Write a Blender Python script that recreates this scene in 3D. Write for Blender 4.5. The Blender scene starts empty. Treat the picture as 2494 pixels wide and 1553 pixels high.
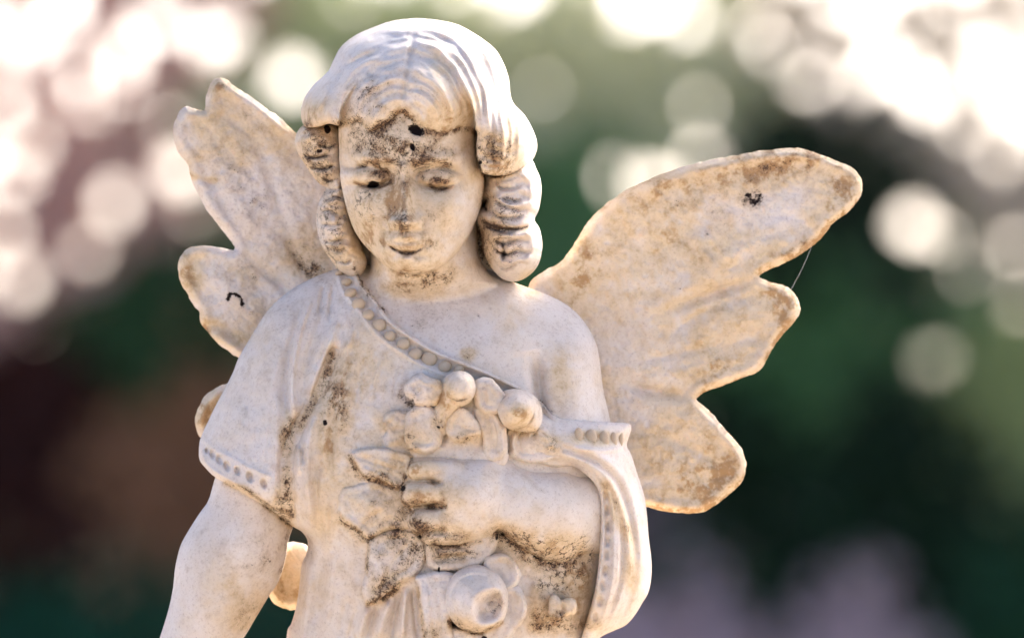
import bpy, math, random
import numpy as np

SC = bpy.context.scene
COL = SC.collection
rad = math.radians

# ---------------------------------------------------------------- camera, sky, sun, exposure
S = 0.02                    # metres per modelling unit (a unit is a sixth of the statue's head)
CX, CV = 12.47, 7.765       # modelling coordinates that stand on the camera axis
EYE = 1.40                  # eye height of the camera
DIST = 6.0                  # camera to statue

cam = bpy.data.cameras.new('camera')
camo = bpy.data.objects.new('camera', cam)
COL.objects.link(camo)
camo.location = (0, -DIST, EYE)
camo.rotation_euler = (rad(90), 0, 0)
cam.sensor_width = 36
cam.lens = 36 * DIST / (24.94 * S)
cam.clip_end = 3000
cam.dof.use_dof = True
cam.dof.focus_distance = DIST - 0.035
cam.dof.aperture_fstop = cam.lens / 1000 / 0.0440
cam.dof.aperture_blades = 0
SC.camera = camo

SUN_EL, SUN_AZ = 31, 32      # degrees; azimuth measured from the view axis towards the right
world = bpy.data.worlds.new("World")
SC.world = world
world.use_nodes = True
wn = world.node_tree
bg = wn.nodes['Background']
sky = wn.nodes.new('ShaderNodeTexSky')
sky.sky_type = 'NISHITA'
sky.sun_disc = False
sky.sun_elevation = rad(SUN_EL)
sky.sun_rotation = rad(SUN_AZ)
sky.air_density = 0.28
sky.dust_density = 2.6
sky.ozone_density = 1.1
wn.links.new(sky.outputs[0], bg.inputs[0])
bg.inputs[1].default_value = 0.15

sl = bpy.data.lights.new('sun', 'SUN')
sl.energy = 1.6
sl.angle = rad(25)
sl.color = (1.0, 0.91, 0.80)
so = bpy.data.objects.new('sun', sl)
COL.objects.link(so)
so.rotation_euler = (rad(90 - SUN_EL), 0, rad(180 - SUN_AZ))
so.location = (4, 4, 6)

vs = SC.view_settings
vs.view_transform = 'Standard'
vs.look = 'None'
vs.exposure = 2.28
vs.gamma = 1.0
SC.render.engine = 'CYCLES'
SC.cycles.max_bounces = 6
SC.cycles.use_denoising = True
SC.cycles.sample_clamp_indirect = 6

# ---------------------------------------------------------------- small helpers
def tag(o, label=None, cat=None, group=None, kind=None):
    if label: o['label'] = label
    if cat: o['category'] = cat
    if group: o['group'] = group
    if kind: o['kind'] = kind
    return o

def empty(name, loc=(0, 0, 0)):
    o = bpy.data.objects.new(name, None)
    o.empty_display_size = 0.05
    o.location = loc
    COL.objects.link(o)
    return o

def mesh_np(name, verts, faces, mat, parent=None, smooth=True, attrs=None):
    """verts (n,3), faces (m,4) or (m,3) arrays -> ONE mesh object"""
    me = bpy.data.meshes.new(name)
    verts = np.ascontiguousarray(verts, dtype=np.float32)
    faces = np.ascontiguousarray(faces, dtype=np.int32)
    k = faces.shape[1]
    me.vertices.add(len(verts))
    me.vertices.foreach_set('co', verts.ravel())
    me.loops.add(faces.size)
    me.loops.foreach_set('vertex_index', faces.ravel())
    me.polygons.add(len(faces))
    me.polygons.foreach_set('loop_start', np.arange(0, faces.size, k, dtype=np.int32))
    me.update(calc_edges=True)
    me.polygons.foreach_set('use_smooth', np.full(len(faces), smooth))
    if attrs:
        for an, arr in attrs.items():
            a = me.attributes.new(an, 'FLOAT', 'POINT')
            a.data.foreach_set('value', np.ascontiguousarray(arr, dtype=np.float32))
    me.materials.append(mat)
    o = bpy.data.objects.new(name, me)
    COL.objects.link(o)
    if parent is not None:
        o.parent = parent
    return o

# ---------------------------------------------------------------- raster sculpting kit
DS = 0.025
X0, V0 = 3.0, 0.0
NX, NV = 760, 700
gx = X0 + np.arange(NX) * DS
gv = V0 + np.arange(NV) * DS
GX, GV = np.meshgrid(gx, gv)            # arrays are [v, x]

def blur(a, r):
    """three box blurs, radius r cells"""
    r = int(round(r))
    if r < 1: return a
    for _ in range(3):
        for ax in (0, 1):
            p = np.pad(a, [(r + 1, r) if i == ax else (0, 0) for i in (0, 1)], mode='edge')
            c = np.cumsum(p, axis=ax, dtype=np.float64)
            n = a.shape[ax]
            if ax == 0: a = (c[2 * r + 1:2 * r + 1 + n] - c[0:n]) / (2 * r + 1)
            else: a = (c[:, 2 * r + 1:2 * r + 1 + n] - c[:, 0:n]) / (2 * r + 1)
    return a

def resize(a, shape):
    """bilinear resample, corners aligned"""
    iy = np.linspace(0, a.shape[0] - 1, shape[0]); ix = np.linspace(0, a.shape[1] - 1, shape[1])
    y0 = np.minimum(iy.astype(int), a.shape[0] - 2); x0 = np.minimum(ix.astype(int), a.shape[1] - 2)
    fy = (iy - y0)[:, None]; fx = (ix - x0)[None]
    A = a[y0][:, x0]; B = a[y0][:, x0 + 1]; C = a[y0 + 1][:, x0]; D = a[y0 + 1][:, x0 + 1]
    return (A * (1 - fx) + B * fx) * (1 - fy) + (C * (1 - fx) + D * fx) * fy

def noise2(cell, seed, octaves=3, gain=0.5):
    """smooth value noise over the whole raster, about -1..1; cell in units"""
    rs = np.random.RandomState(seed)
    out = np.zeros((NV, NX)); amp = 1.0; tot = 0
    for o in range(octaves):
        ny = max(4, int(NV * DS / cell) + 3); nx = max(4, int(NX * DS / cell) + 3)
        a = rs.uniform(-1, 1, (ny, nx))
        iy = np.linspace(0, ny - 2.001, NV); ix = np.linspace(0, nx - 2.001, NX)
        y0 = iy.astype(int); x0 = ix.astype(int)
        fy = (iy - y0); fx = (ix - x0)
        fy = (fy * fy * (3 - 2 * fy))[:, None]; fx = (fx * fx * (3 - 2 * fx))[None]
        out += amp * ((a[y0][:, x0] * (1 - fx) + a[y0][:, x0 + 1] * fx) * (1 - fy) + (a[y0 + 1][:, x0] * (1 - fx) + a[y0 + 1][:, x0 + 1] * fx) * fy)
        tot += amp; amp *= gain; cell /= 2
    return out / tot * 1.6

def crom(pts, closed=True, n=8):
    """Catmull-Rom through rows of pts; a repeated row makes a corner"""
    P = np.array(pts, float); m = len(P); out = []
    rng = range(m) if closed else range(m - 1)
    for i in rng:
        if closed: p0, p1, p2, p3 = P[(i - 1) % m], P[i], P[(i + 1) % m], P[(i + 2) % m]
        else: p0, p1, p2, p3 = P[max(i - 1, 0)], P[i], P[i + 1], P[min(i + 2, m - 1)]
        if np.allclose(p1, p2): continue
        for t in np.arange(n) / n:
            out.append(0.5 * ((2 * p1) + (-p0 + p2) * t + (2 * p0 - 5 * p1 + 4 * p2 - p3) * t * t + (-p0 + 3 * p1 - 3 * p2 + p3) * t ** 3))
    if not closed: out.append(P[-1])
    return np.array(out)

def bbox_slices(xs, vs_, m):
    a = max(0, int((xs.min() - m - X0) / DS)); b = min(NX, int((xs.max() + m - X0) / DS) + 2)
    c = max(0, int((vs_.min() - m - V0) / DS)); d = min(NV, int((vs_.max() + m - V0) / DS) + 2)
    return (slice(c, d), slice(a, b))

def seg_dist(X, V, A, B):
    dx, dv = B[0] - A[0], B[1] - A[1]
    L = dx * dx + dv * dv + 1e-12
    t = np.clip(((X - A[0]) * dx + (V - A[1]) * dv) / L, 0, 1)
    return np.hypot(X - A[0] - t * dx, V - A[1] - t * dv), t

def P_(pts):
    """photo-scale tracing (hundredths) -> units, keeps a third column"""
    a = np.array(pts, float); a[:, :2] /= 100.0
    return a

class Shape:
    """closed traced outline: sd (negative inside), p (0..1 puff profile), b (boundary height)"""
    def __init__(self, pts, hb=None, n=6, margin=0.3):
        pts = [tuple(q) if len(q) == 3 else (q[0], q[1], hb) for q in pts]
        P = crom(P_(pts), True, n)
        self.P = P
        self.win = bbox_slices(P[:, 0], P[:, 1], margin)
        ws = self.win
        self.shape = (ws[0].stop - ws[0].start, ws[1].stop - ws[1].start)
        cs = ((self.shape[0] + 1) // 2 + 1, (self.shape[1] + 1) // 2 + 1)
        x0, x1 = gx[ws[1].start], gx[ws[1].start] + (self.shape[1] - 1) * DS
        v0, v1 = gv[ws[0].start], gv[ws[0].start] + (self.shape[0] - 1) * DS
        cx = np.linspace(x0, x1, cs[1]); cv = np.linspace(v0, v1, cs[0])
        X, V = np.meshgrid(cx, cv)
        d = np.full(X.shape, 1e9); hb_ = np.zeros(X.shape); inside = np.zeros(X.shape, bool)
        m = len(P)
        for i in range(m):
            A, B = P[i], P[(i + 1) % m]
            dd, t = seg_dist(X, V, A, B)
            k = dd < d
            d = np.where(k, dd, d); hb_ = np.where(k, A[2] + (B[2] - A[2]) * t, hb_)
            if A[1] != B[1]:
                c = ((A[1] > V) != (B[1] > V)) & (X < (B[0] - A[0]) * (V - A[1]) / (B[1] - A[1]) + A[0])
                inside ^= c
        sdc = np.where(inside, -d, d)
        self.sd = resize(sdc, self.shape)
        self.e = np.maximum(-self.sd, 0)
        # coarse solves for the puff profile and the boundary-height interpolation
        st = 2 if max(self.shape) > 130 else 1
        sc_, hc = sdc[::st, ::st], hb_[::st, ::st].copy()
        inn = sc_ < 0
        hstep = DS * 2 * st
        u = np.zeros(sc_.shape); e0 = np.maximum(-sc_, 0)
        u = e0 * e0.max()
        w = inn.astype(float)
        nit = int(max(150, 4.0 * (e0.max() / hstep) ** 2))
        nit = min(nit, 1400)
        H = hc.copy()
        for k in range(nit):
            up = np.pad(u, 1)
            u2 = 0.25 * (up[2:, 1:-1] + up[:-2, 1:-1] + up[1:-1, 2:] + up[1:-1, :-2] + hstep * hstep) * w
            u = u + 1.0 * (u2 - u)
            if k % 1 == 0:
                hp = np.pad(H, 1, mode='edge')
                H2 = 0.25 * (hp[2:, 1:-1] + hp[:-2, 1:-1] + hp[1:-1, 2:] + hp[1:-1, :-2])
                H = np.where(inn, H2, hc)
        thr = min(1.8 * hstep, .45 * e0.max())
        ratio = np.where(e0 > thr, u / np.maximum(e0, thr), np.nan)
        # spread the ratio outwards
        for k in range(8):
            rp = np.pad(ratio, 1, constant_values=np.nan)
            st4 = np.stack([rp[2:, 1:-1], rp[:-2, 1:-1], rp[1:-1, 2:], rp[1:-1, :-2]])
            cnt = np.sum(~np.isnan(st4), 0)
            mean = np.where(cnt > 0, np.nansum(st4, 0) / np.maximum(cnt, 1), np.nan)
            ratio = np.where(np.isnan(ratio), mean, ratio)
        ratio = np.nan_to_num(ratio, nan=0.0)
        rt = resize(ratio, self.shape)
        rt = blur(rt, 3)
        uu = self.e * rt
        # medial creases of e vanish where u itself is used
        uf = blur(resize(u, self.shape), 2)
        k = np.clip((self.e - .2) / 0.6, 0, 1); k = k * k * (3 - 2 * k)
        uu = uu * (1 - k) + uf * k
        self.p = np.sqrt(np.clip(uu / max(uu.max(), 1e-6), 0, 1))
        self.b = blur(resize(H, self.shape), 3)
        # normal direction of the outline (for snapping)
    def edge(self, r):
        """rounded-edge profile 0..1 reached r units inside"""
        t = 1 - np.clip(self.e / r, 0, 1)
        return np.sqrt(np.clip(1 - t * t, 0, 1))
    def full(self, a, fill=-99.0):
        out = np.full((NV, NX), float(fill)); out[self.win] = a
        return out

def smax(a, b, k):
    h = np.clip(0.5 + 0.5 * (a - b) / k, 0, 1)
    return b * (1 - h) + a * h + k * h * (1 - h)

class Canvas:
    """a height array (towards the camera) that strokes and bumps are carved into"""
    def __init__(self, h, win):
        self.h = h; self.win = win
        self.X = GX[win]; self.V = GV[win]
    def _loc(self, P, m):
        s = bbox_slices(P[:, 0], P[:, 1], m)
        a = slice(max(s[0].start - self.win[0].start, 0), max(0, min(s[0].stop, self.win[0].stop) - self.win[0].start))
        b = slice(max(s[1].start - self.win[1].start, 0), max(0, min(s[1].stop, self.win[1].stop) - self.win[1].start))
        return (a, b)
    def dist(self, pts, m, closed=False):
        P = crom(P_([(q[0], q[1]) for q in pts]), closed, 6)
        s = self._loc(P, m)
        X, V = self.X[s], self.V[s]
        if X.size == 0: return s, X, X
        d = np.full(X.shape, 9.0); T = np.zeros(X.shape)
        n = len(P) - 1 if not closed else len(P)
        for i in range(n):
            dd, t = seg_dist(X, V, P[i], P[(i + 1) % len(P)])
            k = dd < d
            d = np.where(k, dd, d); T = np.where(k, (i + t) / n, T)
        return s, d, T
    def stroke(self, pts, w, a, taper=True, closed=False, power=2):
        """ridge (a>0) or groove (a<0); w in hundredths"""
        w = w / 100.0
        s, d, T = self.dist(pts, w * 3.2, closed)
        if d.size == 0: return self
        tp = np.clip(np.minimum(T, 1 - T) * 3.4, 0, 1); tp = tp * tp * (3 - 2 * tp) if (taper and not closed) else 1.0
        self.h[s] += a * tp * np.exp(-(d / w) ** power)
        return self
    def step(self, pts, w, a, side=1):
        """one-sided terrace: height rises by a on the given side of the line, dies away over w"""
        P = crom(P_([(q[0], q[1]) for q in pts]), False, 6)
        w = w / 100.0
        s = self._loc(P, w * 3)
        X, V = self.X[s], self.V[s]
        if X.size == 0: return self
        d = np.full(X.shape, 9.0); sg = np.ones(X.shape); T = np.zeros(X.shape)
        n = len(P) - 1
        for i in range(n):
            A, B = P[i], P[i + 1]
            dd, t = seg_dist(X, V, A, B)
            cr = (B[0] - A[0]) * (V - A[1]) - (B[1] - A[1]) * (X - A[0])
            k = dd < d
            d = np.where(k, dd, d); sg = np.where(k, np.sign(cr), sg); T = np.where(k, (i + t) / n, T)
        sd = d * sg * side
        tp = np.clip(np.minimum(T, 1 - T) * 5, 0, 1)
        self.h[s] += a * tp * np.where(sd > 0, np.exp(-(sd / w) ** 2) * np.clip(sd / 0.05, 0, 1), 0)
        return self
    def bump(self, x, v, rx, rv, a, rot=0, power=2):
        x, v, rx, rv = x / 100, v / 100, rx / 100, rv / 100
        s = self._loc(np.array([[x, v]]), max(rx, rv) * 3)
        X, V = self.X[s] - x, self.V[s] - v
        c, sn = math.cos(rad(rot)), math.sin(rad(rot))
        U, W = X * c + V * sn, -X * sn + V * c
        r = np.sqrt((U / rx) ** 2 + (W / rv) ** 2)
        self.h[s] += a * np.exp(-r ** power)
        return self
    def dome(self, x, v, rx, rv, base, H, rot=0, k=0.06):
        """ellipsoid cap smooth-unioned at absolute height"""
        x, v, rx, rv = x / 100, v / 100, rx / 100, rv / 100
        s = self._loc(np.array([[x, v]]), max(rx, rv) * 1.6)
        X, V = self.X[s] - x, self.V[s] - v
        c, sn = math.cos(rad(rot)), math.sin(rad(rot))
        U, W = X * c + V * sn, -X * sn + V * c
        r2 = (U / rx) ** 2 + (W / rv) ** 2
        z = np.where(r2 < 1, base + H * np.sqrt(np.clip(1 - r2, 0, 1)), base - 4 * H * (np.sqrt(r2) - 1))
        self.h[s] = smax(self.h[s], z, k)
        return self
    def finger(self, pts, r0, r1, h0, h1, k=0.05, flat=1.0):
        """tapering capsule at absolute height"""
        r0, r1 = r0 / 100, r1 / 100
        s, d, T = self.dist(pts, max(r0, r1) * 1.8)
        r = r0 + (r1 - r0) * T; c = h0 + (h1 - h0) * T
        q = d / r
        z = np.where(q < 1, c + flat * r * np.sqrt(np.clip(1 - q * q, 0, 1)), c - 4 * flat * r * (q - 1))
        self.h[s] = smax(self.h[s], z, k)
        return self

def build(name, win, sd, hf, hb, mat, parent, persp=0.0, label=None, stain=None, step=1):
    """close a front and a back height field over the region sd<0 into ONE solid mesh"""
    if step > 1:
        sd = sd[::step, ::step]; hf = hf[::step, ::step]; hb = hb[::step, ::step]
    X = GX[win][::step, ::step]; V = GV[win][::step, ::step]
    ins = sd < 0
    cell = ins[:-1, :-1] & ins[1:, :-1] & ins[:-1, 1:] & ins[1:, 1:]
    used = np.zeros(ins.shape, bool)
    used[:-1, :-1] |= cell; used[1:, :-1] |= cell; used[:-1, 1:] |= cell; used[1:, 1:] |= cell
    # interior nodes: all four cells present
    cp = np.pad(cell, 1)
    allc = cp[:-1, :-1] & cp[1:, :-1] & cp[:-1, 1:] & cp[1:, 1:]
    rim = used & ~allc
    gvv, gxx = np.gradient(sd, DS * step)
    gl = np.sqrt(gvv ** 2 + gxx ** 2) + 1e-6
    mv = np.where(rim, np.clip(-sd, -0.06, 0.06), 0)
    Xs = X + mv * gxx / gl; Vs = V + mv * gvv / gl
    idx = -np.ones(ins.shape, int)
    n = used.sum()
    idx[used] = np.arange(n)
    hf = np.clip(hf, -4.0, 5.0); hb = np.clip(np.minimum(hb, hf - 0.02), -4.6, 5.0)
    sc = (300.0 - persp) / 300.0
    def co(h):
        x = (Xs[used] - CX) * sc; v = (Vs[used] - CV) * sc
        return np.stack([x * S, -h[used] * S, EYE - v * S], 1)
    verts = np.concatenate([co(hf), co(hb)])
    a = idx[:-1, :-1][cell]; b = idx[:-1, 1:][cell]; c = idx[1:, 1:][cell]; d = idx[1:, :-1][cell]
    front = np.stack([a, d, c, b], 1); back = np.stack([a, b, c, d], 1) + n
    walls = []
    cc = cp
    # horizontal edges (between node (i,j) and (i,j+1)): cell above = cell[i-1,j], below = cell[i,j]
    up = cp[:-1, 1:-1]; dn = cp[1:, 1:-1]
    I = idx[:, :-1]; J = idx[:, 1:]
    k = dn & ~up; walls.append(np.stack([I[k], J[k], J[k] + n, I[k] + n], 1))
    k = up & ~dn; walls.append(np.stack([J[k], I[k], I[k] + n, J[k] + n], 1))
    lf = cp[1:-1, :-1]; rt = cp[1:-1, 1:]
    I = idx[:-1, :]; J = idx[1:, :]
    k = rt & ~lf; walls.append(np.stack([J[k], I[k], I[k] + n, J[k] + n], 1))
    k = lf & ~rt; walls.append(np.stack([I[k], J[k], J[k] + n, I[k] + n], 1))
    faces = np.concatenate([front, back] + walls)
    st = STAIN if stain is None else stain
    at = {}
    ci = np.clip(((Xs[used] - X0) / DS).round().astype(int), 0, NX - 1)
    cj = np.clip(((Vs[used] - V0) / DS).round().astype(int), 0, NV - 1)
    for key in ('amber', 'grime', 'crack', 'pit'):
        v = st[key][cj, ci]
        at[key] = np.concatenate([v, v * (0.35 if key != 'pit' else 0)])
    o = mesh_np(name, verts, faces, mat, parent, True, at)
    if label: o['label'] = label
    return o

# ---------------------------------------------------------------- weathering, as masks on the stone
NZ_BIG = noise2(1.6, 11, 4)
NZ_MID = noise2(0.5, 12, 4)
NZ_FINE = noise2(0.16, 13, 3)

def weather(blobs, lines, base_amber=0.10):
    """blobs: (key, x, v, rx, rv, rot, amount); lines: (key, pts, width, amount)"""
    R = {k: Canvas(np.zeros((NV, NX)), (slice(0, NV), slice(0, NX))) for k in ('amber', 'grime', 'crack', 'pit')}
    R['amber'].h += base_amber * np.clip(0.6 + NZ_BIG, 0, 2)
    for key, x, v, rx, rv, rot, a in blobs:
        for kk in key.split('+'):
            R[kk].bump(x, v, rx, rv, a * (0.62 if kk == 'amber' and '+' in key else 1), rot, 2 if kk != 'pit' else 3.5)
    for key, pts, w, a in lines:
        for kk in key.split('+'):
            R[kk].stroke(pts, w, a * (.7 if kk == 'amber' and '+' in key else 1), taper=False)
    out = {}
    for k in R:
        h = R[k].h
        if k == 'amber': h = h * (1 + 0.55 * NZ_MID + 0.3 * NZ_FINE)
        if k == 'grime': h = h * (1 + 0.5 * NZ_FINE + 0.3 * NZ_MID)
        if k == 'crack': h = h * (1 + 0.4 * NZ_MID)
        h = np.clip(h, 0, 3)
        if k == 'grime': h = 1.12 * (1 - np.exp(-1.3 * h))
        out[k] = np.clip(h, 0, 1.5)
    return out

BODY_BLOBS = [
    # forehead and fringe
    ('grime+amber', 900, 345, 85, 45, 0, .75), ('grime+amber', 985, 370, 75, 55, 0, .70), ('grime', 880, 300, 80, 40, 0, .45),
    ('grime+amber', 1040, 395, 70, 22, -5, .6), ('grime', 905, 240, 60, 70, 0, .28), ('grime', 925, 205, 22, 14, 0, .5),
    ('grime', 885, 222, 14, 16, 0, .5), ('amber', 1090, 295, 45, 45, 20, .8), ('amber', 1070, 150, 40, 30, 30, .3),
    ('amber', 1150, 265, 16, 30, 20, .5), ('amber', 1250, 305, 22, 35, 0, .45), ('amber', 760, 290, 40, 45, 0, .5),
    ('grime+amber', 752, 302, 22, 22, 0, .8), ('grime+amber', 765, 372, 38, 48, 0, .85), ('grime+amber', 790, 425, 26, 40, 0, .9),  # hair lump left of the face: shade painted in together with brown grime
    ('amber', 985, 470, 150, 170, 0, .42), ('grime', 985, 480, 130, 150, 0, .22), ('amber', 1000, 250, 220, 120, 0, .12), ('grime', 860, 980, 260, 320, 0, .10), ('amber', 1100, 1200, 300, 300, 0, .10),
    ('crack', 905, 345, 70, 45, 0, .55), ('crack', 1000, 385, 70, 40, 0, .5), ('crack', 1060, 430, 50, 30, 0, .5), ('crack', 770, 380, 34, 60, 0, .9), ('grime', 1060, 360, 70, 40, 0, .35), ('grime+amber', 985, 560, 70, 50, 0, .22),
    ('grime', 1000, 690, 110, 30, 0, .3), ('grime', 1010, 1210, 180, 200, 0, .16), ('grime', 1350, 1440, 110, 120, 0, .25), ('grime', 1000, 760, 160, 70, 20, .14), ('grime', 900, 245, 90, 80, 0, .18), ('grime', 600, 1380, 120, 160, 0, .12),
    # eyes, nose, mouth, chin
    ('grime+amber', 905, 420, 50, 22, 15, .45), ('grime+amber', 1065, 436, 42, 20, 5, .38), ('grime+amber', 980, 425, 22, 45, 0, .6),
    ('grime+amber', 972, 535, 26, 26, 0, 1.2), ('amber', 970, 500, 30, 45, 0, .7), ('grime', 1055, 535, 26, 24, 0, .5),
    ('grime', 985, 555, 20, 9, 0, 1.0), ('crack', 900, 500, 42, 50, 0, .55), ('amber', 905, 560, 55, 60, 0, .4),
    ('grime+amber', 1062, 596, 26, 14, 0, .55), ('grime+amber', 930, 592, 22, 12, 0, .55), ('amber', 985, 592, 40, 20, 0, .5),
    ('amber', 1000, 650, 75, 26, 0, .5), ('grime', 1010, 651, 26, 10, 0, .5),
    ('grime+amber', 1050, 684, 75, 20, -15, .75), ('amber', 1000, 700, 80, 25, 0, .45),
    # curls
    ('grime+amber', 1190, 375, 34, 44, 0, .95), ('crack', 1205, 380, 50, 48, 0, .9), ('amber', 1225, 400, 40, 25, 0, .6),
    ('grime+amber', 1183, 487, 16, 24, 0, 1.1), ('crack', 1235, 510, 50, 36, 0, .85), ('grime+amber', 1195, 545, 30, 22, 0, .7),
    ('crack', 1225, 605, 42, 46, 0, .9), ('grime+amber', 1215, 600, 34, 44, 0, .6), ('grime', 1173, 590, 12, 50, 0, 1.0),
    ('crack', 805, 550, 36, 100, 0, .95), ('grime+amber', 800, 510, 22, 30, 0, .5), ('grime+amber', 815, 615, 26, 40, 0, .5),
    # neck, chest, shoulders
    ('amber', 1300, 690, 26, 26, 0, 1.1), ('grime', 1080, 760, 70, 50, 0, .22), ('grime', 1140, 860, 20, 20, 0, .5),
    ('amber', 1140, 860, 18, 16, 0, .6), ('amber', 1370, 900, 40, 70, 0, .35), ('grime', 1165, 769, 4, 3, 0, 1.0), ('amber', 1240, 770, 60, 40, 0, .15),
    # robe
    ('grime', 790, 690, 26, 22, 0, .45), ('amber', 870, 900, 70, 80, 0, .5), ('amber', 960, 1200, 90, 140, 0, .3), ('grime', 840, 1000, 50, 110, 0, .35), ('amber', 800, 1150, 60, 120, 0, .25), ('amber', 1370, 1460, 90, 100, 0, .3), ('grime', 950, 1330, 90, 120, 0, .28), ('grime+amber', 712, 1060, 26, 50, 0, .55),
    ('grime+amber', 800, 970, 36, 50, 0, .5), ('amber', 800, 1080, 22, 60, 0, .55), ('grime', 1000, 970, 40, 40, 0, .45),
    ('grime+amber', 690, 1225, 26, 34, 0, .9), ('amber', 830, 1000, 40, 60, 0, .3), ('grime', 690, 760, 60, 70, 0, .12),
    ('grime', 640, 1350, 55, 60, 0, .30), ('grime+amber', 600, 1500, 30, 60, 30, .55), ('amber', 560, 1450, 70, 50, 0, .2),
    # bouquet
    ('amber', 1085, 985, 18, 42, -12, .95), ('grime+amber', 1070, 1030, 16, 22, 0, .85), ('amber', 1265, 1010, 28, 22, 0, .7),
    ('grime+amber', 1275, 1048, 30, 14, 0, .8), ('grime+amber', 1340, 1080, 32, 22, 35, .75), ('grime+amber', 1140, 1065, 32, 16, 0, .6),
    ('grime+amber', 1000, 1075, 24, 24, 0, .55), ('amber', 1020, 1140, 30, 18, 0, .95), ('grime+amber', 930, 1165, 55, 14, 12, .8),
    ('grime+amber', 1035, 1222, 45, 8, 0, 1.0), ('amber', 1030, 1205, 40, 16, 0, .55), ('grime+amber', 1030, 1285, 34, 16, 20, 1.0),
    ('grime+amber', 1085, 1300, 60, 20, 0, .75), ('grime+amber', 970, 1250, 36, 70, 0, .55), ('grime', 1010, 1330, 60, 60, 0, .55),
    ('grime+amber', 1240, 1300, 42, 24, 10, .7), ('crack', 1290, 1325, 90, 30, 18, 1.1), ('crack', 1400, 1350, 50, 40, -30, 1.0),
    ('grime+amber', 1340, 1368, 90, 18, 10, 1.0), ('crack', 1370, 1410, 65, 36, 0, .75), ('amber', 1410, 1420, 30, 80, 0, .7),
    ('grime+amber', 1370, 1520, 80, 24, 0, .85), ('grime+amber', 1310, 1500, 18, 26, 0, .7), ('amber', 1340, 1330, 90, 35, 10, .45),
    ('grime+amber', 1120, 1525, 55, 22, 10, .8), ('grime', 1195, 1465, 30, 30, 0, .45), ('crack', 1200, 1470, 34, 36, 0, .6),
    ('grime+amber', 1100, 1350, 50, 22, 0, .7), ('crack', 1110, 1345, 60, 26, 0, .8), ('grime+amber', 940, 1430, 45, 22, -20, .7),
    ('grime+amber', 1050, 1540, 20, 30, 0, .8), ('grime', 930, 1385, 60, 70, 0, .25), ('amber', 1500, 1240, 16, 60, -20, .45),
    ('amber', 1540, 1380, 14, 60, 0, .4), ('amber', 1450, 1066, 50, 16, 0, .75), ('grime', 1440, 1064, 40, 10, 0, .5),
    # deep black pits
    ('pit', 797, 315, 8, 13, -10, 1.4), ('pit', 1016, 322, 20, 14, 25, 1.4), ('pit', 1007, 362, 7, 10, -20, 1.4), ('pit', 912, 452, 14, 9, -8, 1.5),
    ('pit', 1170, 397, 5, 5, 0, 1.3), ('pit', 779, 368, 8, 7, 0, 1.1), ('pit', 984, 1186, 8, 8, 0, 1.2), ('pit', 1069, 1040, 6, 5, 0, 1.1),
    ('pit', 1069, 1386, 4, 7, 0, 1.1), ('pit', 1024, 1303, 5, 6, 0, 1.1), ('pit', 1040, 1325, 4, 4, 0, 1.1), ('pit', 1180, 1552, 8, 6, 0, 1.2),
    ('pit', 793, 1029, 6, 10, 0, .9),
]
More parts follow.
